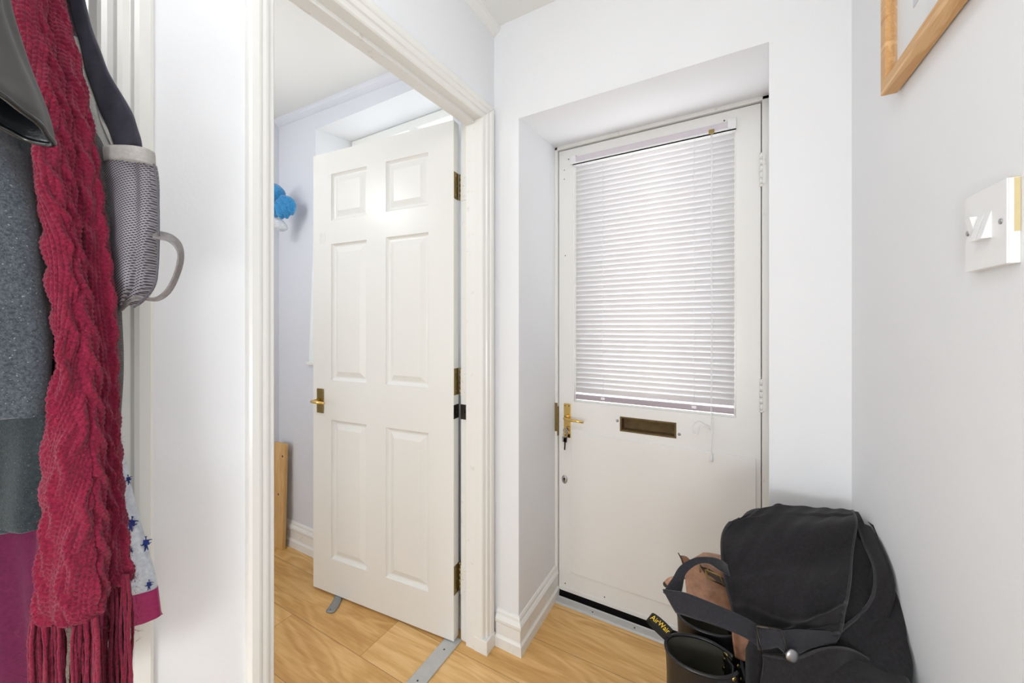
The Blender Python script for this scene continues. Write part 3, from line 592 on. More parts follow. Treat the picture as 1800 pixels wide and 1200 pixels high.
# ================================================================== hanging clothes on door_3
def cat(a, n):
    """Catmull-Rom resample of rows (k,...) to n rows"""
    a = np.asarray(a, float); k = len(a); P = np.concatenate([[2*a[0]-a[1]], a, [2*a[-1]-a[-2]]]); t = np.linspace(0, k-1, n); i = np.minimum(t.astype(int), k-2); f = (t-i).reshape((-1,)+(1,)*(a.ndim-1))
    p0, p1, p2, p3 = P[i], P[i+1], P[i+2], P[i+3]
    return .5*(2*p1+(p2-p0)*f+(2*p0-5*p1+4*p2-p3)*f*f+(3*p1-p0-3*p2+p3)*f**3)
def strand(rows, n=80, m=48, power=2.4, disp=None):
    """solid hanging bundle: rows of (pixel y, left x, right x, depth, half thickness); returns grid n x m of points"""
    r = cat(rows, n); th = np.linspace(0, 2*math.pi, m, endpoint=False); c, s_ = np.cos(th), np.sin(th)
    cx = np.sign(c)*np.abs(c)**(2/power); sx = np.sign(s_)*np.abs(s_)**(2/power); out = np.zeros((n, m, 3))
    for i, (y, xl, xr, d, t) in enumerate(r):
        u = ((xl+xr)/2-900)/FPX; hw = (xr-xl)/2*d/FPX; t_ = min(t, hw*.9/max(abs(u), .01)); w_ = math.sqrt(max(hw*hw-(u*t_)**2, (hw*.25)**2))
        c0 = PP((xl+xr)/2, y, d); out[i] = c0+np.outer(cx*w_, RT)+np.outer(sx*t_, FW)
    if disp is not None:
        du = np.roll(out, -1, 1)-np.roll(out, 1, 1); dv = np.gradient(out, axis=0); nrm = np.cross(dv, du); nrm /= np.linalg.norm(nrm, axis=2, keepdims=True)+1e-9
        cen = out.mean(1, keepdims=True); sg = np.sign(((out-cen)*nrm).sum(2, keepdims=True)); sg[sg == 0] = 1; nrm *= sg
        per = np.linalg.norm(np.diff(np.concatenate([out, out[:, :1]], 1), axis=1), axis=2).cumsum(1); per = np.concatenate([np.zeros((n, 1)), per[:, :-1]], 1)
        ln = np.linalg.norm(np.diff(out.mean(1), axis=0), axis=1); ln = np.concatenate([[0], ln.cumsum()])[:, None]+np.zeros((1, m))
        out = out+nrm*disp(per, ln, np.broadcast_to(th[None], (n, m)))[..., None]
    return out
def add_grid(mb, g, closed=True, caps=True): return mb.loft([list(r) for r in g], True, caps, closed)
def folds(amp, k, ph=0, waves=2.0):
    return lambda per, ln, th: amp*(np.sin(th*k+ph+ln*4*waves)+.5*np.sin(th*(k*2+1)+ph*2-ln*9)+.4*np.sin(ln*38+th*3+ph))

# hooks over the door
def over_hook(lab, y, z, x1):
    o = thing('over_door_hook', lab, 'hook', (-.79, y, z)); mb = MB(); mb.box(-.7905, -.7885, y-.012, y+.012, z-.03, z+.12)
    mb.tube(smoothpath([(-.789, y, z-.02), (-.775, y, z-.035), ((x1-.789)/2, y, z-.03), (x1, y, z-.005), (x1, y, z+.02)], 5), .003, 8); mb.build('bracket', 'steel', o); return o
for y, z, x1, lab in ((.02, 1.86, -.60, 'steel hook holding the grey tweed coat'), (.085, 1.84, -.60, 'steel hook holding the crimson scarf'), (.135, 1.80, -.66, 'steel hook holding the mesh pocket backpack')): over_hook(lab, y, z, x1)

# plum skirt at the very left
t = thing('plum_dress', 'plum jersey dress hanging behind the grey wool coat at far left', 'dress', tuple(PP(20, 900, .42)))
mb = MB(); add_grid(mb, strand([(-560, -60, 60, .44, .008), (300, -110, 70, .44, .010), (880, -120, 84, .44, .011), (1060, -120, 100, .44, .011), (1400, -120, 120, .44, .011)], 60, 60, 2.2, folds(.004, 5, .6))); mb.build('skirt', 'plum', t)
# dark body of the wool coat and its tweed sleeve
t = thing('wool_coat', 'grey tweed coat hanging beside the crimson scarf, sleeve in front', 'coat', tuple(PP(20, 700, .37)))
mb = MB(); add_grid(mb, strand([(-540, -100, 30, .42, .008), (100, -130, 76, .415, .012), (600, -140, 92, .412, .014), (800, -140, 88, .412, .014), (915, -140, 80, .412, .014), (925, -140, 78, .412, .010)], 60, 60, 2.6, folds(.0025, 3, 1.2))); mb.build('coat_body', 'tweeddark', t)
mb = MB(); add_grid(mb, strand([(-520, -60, 40, .37, .012), (150, -95, 30, .362, .020), (270, -100, 54, .358, .024), (350, -105, 78, .355, .026), (450, -108, 88, .355, .027), (560, -110, 94, .355, .027), (660, -110, 92, .355, .027), (715, -110, 88, .355, .027), (728, -108, 84, .355, .025), (733, -100, 78, .355, .020)], 90, 72, 2.1, folds(.0022, 2, .2))); mb.build('sleeve', 'tweed', t)
# leather jacket sleeve with open cuff
t = thing('leather_jacket', 'black leather jacket sleeve with open cuff, topmost at the left edge', 'jacket', tuple(PP(-20, 100, .31)))
rows = [(-420, -60, 20, .32, .02), (-200, -75, 10, .31, .03), (-40, -95, 18, .295, .04), (60, -105, 46, .288, .042), (140, -112, 84, .284, .046), (170, -114, 98, .282, .048), (185, -114, 103, .282, .048)]
def cuffslant(g, amt):
    g = g.copy(); n = len(g)
    for i in range(n):
        f = (i/(n-1))**3; q = (g[i]-g[i].mean(0))@FW; g[i, :, 2] += amt*f*q
    return g
g = cuffslant(strand(rows, 70, 72, 2.0, folds(.0016, 3, .9)), -.36)
cen = g.mean(1, keepdims=True); inn = cen+(g-cen)*.955; hemo = g[-1]+np.array((0, 0, -.003)); rim = cen[-1]+(g[-1]-cen[-1])*.985+np.array((0, 0, -.0055))
mb = MB(); mb.cur = 0; add_grid(mb, np.concatenate([g, hemo[None], rim[None]]), True, False); mb.build('sleeve', 'jacket', t)
ig = inn[::-1][:50]; c2 = cen[-1]
cuff = [rim, c2+(g[-1]-c2)*.955+np.array((0, 0, -.003))]+[r_ for r_ in ig]
mb = MB(); add_grid(mb, np.array(cuff), True, False)
mb.tube([p for p in cen[-1]+(g[-1]-cen[-1])*.97+np.array((0, 0, -.004))]+[(cen[-1]+(g[-1]-cen[-1])*.97+np.array((0, 0, -.004)))[0]], .0022, 8, False)
part(mb.build('cuff_facing', 'jacketin', t), 'glossy black facing inside the cuff')
seam = [g[i, 66]+(g[i, 66]-cen[i, 0])*.012 for i in range(0, 70, 2)]; mb = MB(); mb.tube(seam, .0011, 6); mb.build('seam', 'jacketin', t)

# twill coat behind the scarf
t = thing('twill_jacket', 'grey twill jacket edge between the crimson scarf and mesh pocket', 'jacket', tuple(PP(160, 400, .42)))
mb = MB(); add_grid(mb, strand([(-520, 40, 100, .43, .01), (60, 60, 110, .427, .010), (200, 80, 150, .427, .010), (250, 84, 176, .427, .010), (300, 90, 188, .427, .011), (420, 90, 199, .427, .011), (540, 90, 210, .43, .015), (640, 90, 214, .43, .015), (760, 90, 212, .43, .015), (860, 90, 212, .43, .013)], 70, 56, 2.6, folds(.0015, 3, 2))); mb.build('jacket_body', 'twill', t)

# knitted scarf, two hanging ends with tassels
def knit(colw=.0062, row=.0052, cable=.0042, ph=0.0, cw=.026):
    def f(per, ln, th):
        q = per/colw; c = q-np.floor(q); leg = np.abs(((c*2) % 1)-.5)*2
        yarn = np.sqrt(np.clip(1-leg**2, 0, 1)); r_ = ln/row+np.abs(c-.5)*1.1; st = np.abs(np.sin(np.pi*r_))
        h = .0019*yarn*(.35+.65*st)
        x = (per/cw+ph) % 1.0; tw = ln/.075*2*np.pi+np.floor(per/cw+ph)*1.7
        a = .5+.20*np.sin(tw); b = .5-.20*np.sin(tw)
        ha = np.exp(-((x-a)/.15)**2)*(1+.35*np.cos(tw)); hb = np.exp(-((x-b)/.15)**2)*(1-.35*np.cos(tw))
        return h+cable*np.maximum(ha, hb)+.0022*np.sin(per*60+ln*7)*np.sin(ln*17+ph)-.0010
    return f
def fuzz(mb, g, n, L):
    nn, m = g.shape[:2]; cen = g.mean(1)
    I = RNG.integers(1, nn-1, n); J = RNG.integers(0, m, n)
    for i, j in zip(I, J):
        p = g[i, j]; o = p-cen[i]; o /= np.linalg.norm(o)+1e-9; dd = o*.7+RNG.normal(0, .6, 3); dd /= np.linalg.norm(dd); l = L*RNG.uniform(.4, 1.4)
        s_ = np.cross(dd, (0, 0, 1.)); s_ = s_/(np.linalg.norm(s_)+1e-9)*.00016; bnd = RNG.normal(0, .25, 3)*l
        q = p+dd*l*.55+bnd*.3; e_ = p+dd*l+bnd; mb.add([p-s_, p+s_, q+s_*.8, q-s_*.8, e_], [(0, 1, 2, 3), (3, 2, 4)])
t = thing('knitted_scarf', 'crimson cable knit wool scarf with long tassels hanging in front of the coats', 'scarf', tuple(PP(140, 500, .38)))
front = [(-480, 20, 66, .37, .010), (-250, 10, 56, .37, .012), (0, 26, 74, .37, .013), (100, 42, 94, .37, .014), (200, 54, 114, .37, .015), (320, 62, 126, .37, .015), (440, 84, 138, .37, .015), (560, 94, 152, .37, .016), (660, 96, 164, .37, .016), (760, 90, 172, .37, .016), (860, 82, 176, .37, .016), (960, 72, 178, .37, .016), (1030, 68, 178, .37, .015), (1072, 66, 176, .37, .012), (1080, 70, 172, .37, .008)]
g1 = strand(front, 900, 200, 2.4, knit(ph=.2)); mb = MB(); add_grid(mb, g1); fuzz(mb, g1, 4200, .005); mb.build('front_end', 'scarf', t)
back = [(-480, 50, 106, .40, .010), (-200, 50, 104, .40, .012), (0, 58, 118, .40, .013), (80, 74, 136, .40, .013), (180, 92, 158, .40, .014), (300, 110, 177, .402, .014), (420, 118, 187, .404, .014), (540, 128, 198, .405, .014), (660, 140, 206, .406, .014), (780, 148, 211, .406, .014), (880, 156, 216, .406, .014), (970, 160, 226, .406, .013), (1012, 164, 228, .406, .010), (1020, 168, 224, .406, .007)]
g2 = strand(back, 820, 150, 2.3, knit(ph=.55)); mb = MB(); add_grid(mb, g2); fuzz(mb, g2, 3400, .005); mb.build('back_end', 'scarf', t)
def tassel(xa, xb, y0, y1, d, n, spread=1.15, seed=0):
    rg = np.random.default_rng(seed); mb = MB(); cx = (xa+xb)/2
    for q in range(n):
        f = (q+.5)/n; fx = xa+(xb-xa)*(f*.86+.07+rg.normal(0, .03)); dd = d+rg.normal(0, .006); pts = []
        k = 11; am = rg.uniform(1.0, 3.4); p_ = rg.uniform(0, 6); fr = rg.uniform(.7, 1.4)
        for j in range(k):
            u = j/(k-1); pinch = .62+.38*min(1, u*5); xx = cx+(fx-cx)*(pinch+(spread-1)*u)+am*math.sin(p_+u*7*fr)*min(1, u*3)
            pts.append(PP(xx, y0-8+(y1-y0)*u*rg.uniform(.995, 1.005), dd))
        pts = smoothpath(pts, 3); r0 = rg.uniform(.0011, .0016)
        mb.tube(pts, [r0*(1+.16*math.sin(i*2.1+q)) for i in range(len(pts))], 6)
    g = np.array([[PP(cx+(xb-xa)*.45*math.cos(a), y0+dy, d)+FW*.012*math.sin(a) for a in np.linspace(0, 2*math.pi, 13)[:-1]] for dy in np.linspace(-6, 130, 12)])
    fuzz(mb, g, 260, .006); return mb.build('tassel', 'scarf', t)
tassel(48, 86, 1086, 1330, .376, 30, 1.15, 1); tassel(78, 116, 1090, 1330, .380, 30, 1.1, 2); tassel(124, 158, 1078, 1330, .380, 28, 1.1, 3); tassel(142, 180, 1082, 1340, .377, 28, 1.1, 4)
tassel(184, 212, 1020, 1240, .404, 14, 1.2, 5); tassel(204, 232, 1018, 1270, .406, 16, 1.1, 6)

# backpack: body, mesh side pocket, straps
t = thing('backpack', 'grey backpack with mesh side pocket and navy strap behind the scarf', 'backpack', tuple(PP(220, 400, .45)))
mb = MB(); add_grid(mb, strand([(-40, 100, 140, .462, .008), (60, 104, 156, .462, .012), (160, 118, 186, .462, .016), (250, 130, 226, .462, .018), (300, 140, 256, .462, .02), (420, 148, 262, .462, .02), (500, 150, 252, .462, .02), (545, 150, 214, .462, .016), (556, 154, 196, .462, .010)], 70, 56, 2.6)); mb.build('pack_body', 'packbody', t)
def pocketdisp(per, ln, th): return .0012*np.sin(ln*40+th*2)+.0025*np.exp(-((th-4.6-ln*2.2)/.28)**2)-.003*np.exp(-((th-5.2-ln*1.5)/.22)**2)
mb = MB(); add_grid(mb, strand([(284, 184, 268, .440, .012), (292, 186, 273, .440, .014), (330, 188, 277, .440, .015), (400, 194, 278.5, .440, .016), (470, 200, 276, .440, .016), (500, 202, 270, .440, .015), (522, 204, 256, .440, .013), (536, 206, 242, .440, .010)], 120, 90, 2.6, pocketdisp)); part(mb.build('mesh_pocket', 'net', t), 'grey net side pocket')
mb = MB(); add_grid(mb, strand([(264, 184, 270.5, .436, .0135), (270, 184, 271.5, .436, .0150), (284, 185, 272, .436, .0150), (289, 186, 272, .436, .0140)], 14, 64, 2.6)); part(mb.build('pocket_binding', 'greytape', t), 'pale grey binding along the pocket top')
ed = [PP(*q) for q in ((270.5, 288, .430), (277, 330, .430), (279, 400, .430), (277, 470, .430), (270, 504, .430), (252, 526, .430), (236, 540, .430))]
mb = MB(); mb.tube(smoothpath(ed, 6), .0011, 8); part(mb.build('piping', 'packbody', t), 'dark piping around the pocket')
def ribbon(rows, thick, n=60, wav=0.0):
    """flat strap: rows of (x1,y1,d1,x2,y2,d2) edges"""
    r = cat(rows, n); A = np.array([PP(*q[:3]) for q in r]); B = np.array([PP(*q[3:]) for q in r]); k = 7; out = []
    for i in range(n):
        t_ = A[min(i+1, n-1)]-A[max(i-1, 0)]; nr = np.cross(t_, B[i]-A[i]); nr /= np.linalg.norm(nr)+1e-9
        if out and np.dot(nr, pn) < 0: nr = -nr
        pn = nr; line = [A[i]+(B[i]-A[i])*j/(k-1)+nr*wav*math.sin(i*.45+j*.9) for j in range(k)]
        out.append([p+nr*thick/2 for p in line]+[p-nr*thick/2 for p in reversed(line)])
    return np.array(out)
mb = MB(); add_grid(mb, ribbon([(70, -330, .452, 96, -340, .452), (98, -120, .45, 124, -132, .45), (122, 0, .447, 146, -6, .447), (142, 80, .446, 170, 76, .446), (160, 150, .444, 196, 138, .444), (186, 215, .443, 222, 180, .443), (206, 262, .44, 242, 228, .44), (214, 290, .438, 250, 275, .438)], .0028, 90, .0006))
part(mb.build('shoulder_strap', 'navyweb', t), 'dark navy shoulder strap')
mb = MB(); add_grid(mb, ribbon([(118, 60, .449, 150, 70, .449), (136, 140, .446, 176, 160, .446), (152, 212, .444, 200, 212, .444), (176, 266, .441, 216, 258, .441), (196, 290, .44, 222, 284, .44)], .0016, 40))
zp = part(mb.build('zip_tape', 'ziptape', t), 'cream zip tape')
mb = MB(); mb.tube(smoothpath([PP(160, 150, .4485), PP(170, 185, .445), (PP(182, 222, .4415)), PP(200, 262, .438)], 8), .0010, 8); mb.build('zip_teeth', 'greytape', zp)
mb = MB(); add_grid(mb, ribbon([(268, 418, .425, 270, 408, .448), (280, 420, .425, 286, 408, .445), (296, 424, .425, 304, 414, .44), (309, 436, .422, 318, 428, .44), (313, 452, .422, 322.5, 450, .438), (306, 482, .425, 317, 478, .438), (292, 508, .43, 301, 512, .438), (274, 522, .433, 280, 528, .437), (256, 523, .433, 254, 527, .436), (242, 519, .433, 236, 526, .436), (222, 518, .434, 216, 545, .434), (205, 520, .434, 205, 552, .434)], .0016, 110))
part(mb.build('webbing_loop', 'greyweb', t), 'grey webbing loop sticking out')

# child's dress with printed figures
t = thing('patterned_dress', 'pale grey child dress with navy figures and magenta hem below the backpack', 'dress', tuple(PP(230, 950, .5)))
rows = [(560, 130, 190, .50, .006), (700, 130, 200, .50, .009), (820, 130, 222, .50, .010), (930, 130, 251, .50, .011), (1000, 130, 270, .50, .0115)]
def slant(g, k=.34, x0=250):
    """hem rises to the right"""
    g = g.copy(); p0 = PP(x0, 0, .5); n = len(g)
    for i in range(n):
        f = min(1, i/(n-1)*1.0)**2; g[i, :, 2] += k*f*((g[i]-p0)@RT)
    return g
body = strand(rows+[(1034, 130, 277.5, .50, .0115)], 80, 72, 2.3, folds(.0010, 4, .4)); last = None
G = strand(rows+[(1034, 130, 277.5, .50, .0115), (1084, 130, 284.5, .50, .0115), (1090, 131, 285, .50, .010)], 120, 72, 2.3, folds(.0009, 4, .4)); G = slant(G)
ch = 87
mb = MB(); add_grid(mb, G[:ch]); mb.build('dress_body', 'marl', t)
Hm = G[ch-1:]; cc = Hm.mean(1, keepdims=True); Hm = cc+(Hm-cc)*1.012; mb = MB(); add_grid(mb, Hm); part(mb.build('hem_band', 'magenta', t), 'magenta hem band')
def figure(cx, cy, rot, s, flip=1):
    mb = MB(); ca, sa = math.cos(rot), math.sin(rot)
    # find the cloth in front of the pixel and lay the print on it
    def Tt(px, py, off=.0):
        x = cx+(px*ca*flip-py*sa)*s; y = cy-(px*sa*flip+py*ca)*s
        best = 1e9; d_ = .488
        for i in range(0, ch, 2):
            for j in range(0, 72, 2):
                p = G[i, j]; dep = p@FW; uu = 900+FPX*(p@RT)/dep; vv = HOR-FPX*(p[2]-EYE)/dep; e_ = (uu-x)**2+(vv-y)**2+(1e4 if dep > .5 else 0)
                if e_ < best: best = e_; d_ = dep
        return PP(x, y, d_-.0011-off)
    def limb(pts, ws):
        L = [Tt(*p) for p in pts]
        for i in range(len(pts)-1):
            a, b = np.array(pts[i]), np.array(pts[i+1]); q = (b-a)/(np.linalg.norm(b-a)+1e-9); nn_ = np.array((-q[1], q[0]))
            top = [Tt(*(a+nn_*ws[i])), Tt(*(b+nn_*ws[i+1])), Tt(*(b-nn_*ws[i+1])), Tt(*(a-nn_*ws[i]))]; mb.add(top, [(0, 1, 2, 3)])
    limb([(0, -.2), (0, .32)], (.32, .28)); limb([(-.16, .2), (-.05, -.35), (.1, -.45)], (.14, .16, .06)); limb([(0, .2), (.02, .5), (.03, .66)], (.05, .05, .13))
    limb([(.05, .12), (.4, .3), (.62, .28)], (.08, .05, .03)); limb([(.05, 0), (.35, -.05), (.5, .05)], (.09, .05, .03)); limb([(-.1, 0), (-.45, -.22), (-.6, -.1)], (.1, .05, .03)); limb([(-.05, -.3), (-.2, -.75), (-.3, -.8)], (.1, .05, .03)); limb([(.02, -.3), (.12, -.7)], (.08, .04))
    return mb.build('printed_figure', 'navyprint', t)
for a in ((231, 920, -.1, 20), (257, 954, .1, 18), (229, 1008, .5, 16), (262, 1027, .05, 13), (226, 842, .2, 12), (229, 966, .9, 9)): figure(*a)

# ================================================================== stool with bags and boots in the corner
t = thing('stool', 'low dark wooden stool under the bags by the right wall', 'stool', (.12, .78, 0))
mb = MB(); mb.box(-.075, .268, .52, .985, .335, .360); mb.build('seat', 'stool', t, bevel=.003)
for x in (-.04, .235):
    for y in (.56, .945): mb = MB(); mb.tube([(x, y, 0), (x, y, .336)], [.014, .018], 14); mb.build('leg', 'stool', t)
SZ = .360
def grid(ctrl, n, m):
    """control grid of (x,y,d) resampled to n x m points"""
    c = np.array([[PP(*q) for q in row] for row in ctrl]); a = cat(c, n); return cat(a.transpose(1, 0, 2), m).transpose(1, 0, 2)
def sheet(mb, g, th, wrinkle=None):
    dv = np.gradient(g, axis=0); du = np.gradient(g, axis=1); nr = np.cross(dv, du); nr /= np.linalg.norm(nr, axis=2, keepdims=True)+1e-9
    if (nr.mean((0, 1))@FW) > 0: nr = -nr
    if wrinkle is not None:
        n, m = g.shape[:2]; U, V_ = np.meshgrid(np.linspace(0, 1, m), np.linspace(0, 1, n)); g = g+nr*wrinkle(U, V_)[..., None]
    a = g+nr*th/2; b = g-nr*th/2; n, m = g.shape[:2]
    rings = np.concatenate([a, b[:, ::-1]], 1); mb.loft([list(r) for r in rings], True, True); return g, nr

# messenger bag
t = thing('messenger_bag', 'large black canvas messenger bag slumped against the right wall', 'bag', tuple(PP(1440, 1100, .70)*np.array((1, 1, 0))+np.array((0, 0, SZ))))
# body: stack of closed outlines from the seat up to the flap (x, y, half widths handled in plan)
def planring(pts, z, m=72):
    pts = np.array(pts, float); a = cat(np.concatenate([pts, pts[:1]]), m+1)[:-1]; return np.column_stack([a, np.full(m, z) if np.isscalar(z) else z])
def bodyring(z, x0, x1, y0, y1, k=3.2, m=84, dz=0):
    th = np.linspace(0, 2*math.pi, m, endpoint=False); c, s_ = np.cos(th), np.sin(th); cx, cy = (x0+x1)/2, (y0+y1)/2
    X = cx+(x1-x0)/2*np.sign(c)*np.abs(c)**(2/k); Y = cy+(y1-y0)/2*np.sign(s_)*np.abs(s_)**(2/k)
    return np.column_stack([X, Y, z+dz*(Y-cy)])
BP = np.array([(.775, .478), (.770, .54), (.785, .600), (.800, .622), (.835, .628), (.868, .632), (.917, .664), (.974, .700), (1.035, .742), (1.085, .758), (1.118, .740), (1.115, .69), (1.09, .60), (1.04, .50), (.98, .466), (.90, .462), (.82, .462)])
BP = cat(np.concatenate([BP, BP[:1]]), 91)[:-1]; bc = BP.mean(0); st = []
for f in np.linspace(-1, 1, 40):
    s_ = (1-abs(f)**5)**.5*.16+.84; xx = .164+.119*f
    st.append([(xx, bc[0]+(a-bc[0])*s_+.003*math.sin(a*60+f*5), bc[1]+(c_-bc[1])*s_+(.462-bc[1])*(1-s_)+.002*math.sin(a*45+f*7)*(c_ > .5)) for a, c_ in BP])
bg_ = np.array(st)
mb = MB(); add_grid(mb, bg_); mb.build('bag_body', 'canvas', t)
flapc = [[(1362, 886, .90), (1400, 892, .90), (1450, 895, .89), (1500, 897, .87)],
         [(1272, 932, .86), (1345, 925, .84), (1425, 922, .82), (1504, 918, .82)],
         [(1270, 985, .815), (1340, 985, .79), (1420, 985, .775), (1497, 975, .78)],
         [(1280, 1040, .77), (1345, 1043, .745), (1420, 1040, .73), (1492, 1030, .735)],
         [(1296, 1090, .735), (1355, 1100, .705), (1420, 1100, .69), (1482, 1085, .695)],
         [(1310, 1112, .725), (1365, 1122, .69), (1425, 1120, .675), (1476, 1110, .68)]]
fc = np.array(flapc, float)
fc[:, 3, 2] -= .016; fc[:, 2, 2] -= .006
fc[0] = [(1300, 911, .875), (1360, 889, .885), (1440, 893, .885), (1499, 897, .858)]
def fw_(U, V_):
    r = np.exp(-((V_-.72-.10*U+.02*np.sin(U*9))/.035)**2)*.0055-np.exp(-((V_-.79-.05*U)/.03)**2)*.004
    r += np.exp(-((V_-.55+.12*U)/.05)**2)*.0035*np.clip(1-U, 0, 1)+.003*np.sin(V_*21+U*3)*(.4+.6*np.sin(U*5+1)**2)*(V_ > .1)
    r += .006*np.exp(-((V_-.88+.20*(U-.3))/.03)**2)*(U > .2); return r*1.7+.0012*np.sin(U*37+V_*23)
mb = MB(); FG, FN = sheet(mb, grid(fc, 110, 110), .004, fw_); mb.build('flap', 'canvas', t)
mb = MB(); mb.tube([p for p in FG[::3, -1]], .0028, 8); mb.tube([p for p in FG[::3, 0]], .0028, 8); mb.tube([p for p in FG[-1, ::3]], .0026, 8); part(mb.build('flap_binding', 'canvasedge', t), 'charcoal binding along the flap edges')
# side gusset cloth right of the flap, curling back along the wall
gs = [[(1500, 899, .872), (1518, 908, .86), (1532, 922, .845)], [(1503, 935, .81), (1530, 945, .80), (1552, 975, .775)], [(1498, 985, .775), (1540, 1010, .73), (1576, 1045, .70)], [(1492, 1040, .73), (1545, 1075, .68), (1592, 1110, .655)], [(1480, 1100, .69), (1540, 1140, .64), (1601, 1165, .635)], [(1480, 1160, .66), (1545, 1200, .61), (1604, 1230, .61)]]
gs = [[(r_[0][0], r_[0][1], r_[0][2]+.020), (r_[1][0], r_[1][1], r_[1][2]+.010), (r_[2][0], r_[2][1], q_)] for r_, q_ in zip(gs, (.80, .745, .69, .653, .632, .61))]
mb = MB(); sheet(mb, grid(gs, 60, 40), .004, lambda U, V_: .004*np.sin(V_*13+U*4)); mb.build('gusset', 'canvas', t)
# strap running up the right side as a loop and ending at the lower flap corner
rp = ribbon([(1506, 915, .845, 1530, 925, .80), (1520, 955, .785, 1548, 955, .75), (1538, 1000, .735, 1566, 1000, .705), (1536, 1040, .705, 1573, 1045, .685), (1515, 1075, .70, 1556, 1100, .675), (1482, 1102, .68, 1530, 1145, .655), (1470, 1112, .675, 1478, 1160, .66)], .004, 90)
mb = MB(); add_grid(mb, rp); sd = mb.build('side_strap', 'canvas', t)
mb = MB(); mb.tube(list(rp[:, 0]-FW*.001), .0026, 8); mb.build('strap_edge', 'canvasedge', sd)
# long webbing strap across the boots, with folded corner and slider
mb = MB(); add_grid(mb, ribbon([(1282, 1012, .77, 1278, 992, .79), (1262, 1000, .765, 1268, 984, .775), (1245, 990, .76, 1250, 979, .765), (1225, 992, .752, 1222, 980, .758), (1206, 1008, .742, 1196, 994, .752), (1200, 1030, .730, 1182, 1016, .738), (1196, 1052, .715, 1168, 1037, .715), (1193, 1068, .700, 1166, 1040, .700)], .0028, 80))
mb.build('strap', 'webblack', t)
mb = MB(); add_grid(mb, ribbon([(1188, 1076, .693, 1165, 1036, .699), (1212, 1084, .680, 1205, 1042, .690), (1260, 1100, .660, 1258, 1062, .672), (1300, 1116, .648, 1300, 1080, .662), (1322, 1128, .643, 1326, 1094, .657), (1338, 1140, .640, 1345, 1104, .655)], .0032, 70, .0004))
mb.build('strap', 'webblack', t)
mb = MB(); add_grid(mb, ribbon([(1333, 1142, .634, 1329, 1103, .648), (1352, 1140, .632, 1350, 1102, .646), (1368, 1138, .633, 1366, 1104, .647), (1382, 1150, .634, 1376, 1108, .646)], .005, 30)); part(mb.build('strap_keeper', 'webblack', t), 'folded webbing keeper')
mb = MB(); add_grid(mb, ribbon([(1378, 1150, .636, 1376, 1108, .650), (1400, 1150, .638, 1405, 1106, .655), (1430, 1138, .645, 1440, 1108, .665), (1470, 1130, .655, 1480, 1112, .675)], .0032, 40)); mb.build('strap', 'webblack', t)
mb = MB(); sl_ = [PP(1329, 1100, .645), PP(1340, 1148, .629), PP(1386, 1152, .629), PP(1373, 1106, .645)]; mb.tube(sl_+[sl_[0]], .0018, 8); part(mb.build('slider_buckle', 'darkmetal', t), 'dark metal slider buckle')
c0 = PP(1391, 1152, .628); mb = MB(); mb.tube([c0-FW*.0, c0-FW*.003, c0-FW*.005], [.0115, .0105, .006], 20); part(mb.build('stud', 'steel', t), 'round steel stud')
# lower front pocket lip
lip = [[(1340, 1150, .640), (1400, 1157, .632), (1460, 1138, .642), (1510, 1148, .645), (1570, 1190, .63)], [(1340, 1170, .636), (1400, 1176, .626), (1460, 1160, .634), (1510, 1172, .636), (1570, 1210, .622)], [(1330, 1260, .62), (1400, 1260, .61), (1460, 1260, .61), (1510, 1260, .612), (1570, 1270, .61)], [(1335, 1430, .60), (1400, 1440, .59), (1460, 1440, .59), (1510, 1440, .59), (1570, 1430, .60)]]
mb = MB(); L_, _ = sheet(mb, grid(lip, 60, 60), .004, lambda U, V_: .003*np.sin(U*14+V_*3)); lp = mb.build('front_pocket', 'canvas', t)
mb = MB(); mb.tube(list(L_[0, ::2]), .0024, 8); mb.build('pocket_binding', 'canvasedge', lp)
# grab handle at the top left
mb = MB(); add_grid(mb, ribbon([(1340, 906, .905, 1352, 912, .90), (1352, 894, .915, 1362, 904, .91), (1366, 885, .925, 1372, 900, .92), (1380, 888, .925, 1382, 904, .92), (1396, 900, .915, 1396, 910, .91)], .004, 40)); mb.build('grab_handle', 'webblack', t)

# tan satchel between boots and bag
t = thing('leather_satchel', 'worn tan leather satchel squeezed behind the boots and black bag', 'bag', tuple(PP(1260, 1060, .82)*np.array((1, 1, 0))+np.array((0, 0, SZ))))
sb = np.array([[PP(1205, 998, .85), PP(1302, 1012, .83), PP(1325, 1000, .90), PP(1240, 985, .93)], [PP(1207, 1040, .825), PP(1300, 1085, .79), PP(1335, 1060, .86), PP(1250, 1020, .91)]])
def hull(mb, rings, m=40, k=5):
    out = []
    for r_ in rings:
        r_ = np.array(r_); pts = []
        for e_ in range(4):
            a, b = r_[e_], r_[(e_+1) % 4]
            for q in range(k): f = .06+.88*q/(k-1); pts.append(a+(b-a)*f)
        out.append(pts)
    return mb.loft([list(p) for p in out], True)
front_bl, front_br = PP(1207, 1050, .820), PP(1284, 1085, .785)
top = [PP(1204, 996, .852), PP(1290, 1016, .835), PP(1300, 990, .90), PP(1232, 980, .92)]
mid = [front_bl, front_br, front_br+np.array((.0, .075, 0)), front_bl+np.array((0, .09, 0))]
def atz(p, z): q = p.copy(); q[2] = z; return q
mb = MB(); hull(mb, [[p+(np.mean(top, 0)-p)*.10+np.array((0, 0, .004)) for p in top], top, [(a+b)/2+np.array((-.002, -.004, 0)) for a, b in zip(top, mid)], mid, [atz(p, .50) for p in mid], [atz(p, SZ+.015) for p in mid], [atz(p+(np.mean(mid, 0)-p)*.08, SZ+.002) for p in mid]]); mb.build('satchel_body', 'satchel', t)
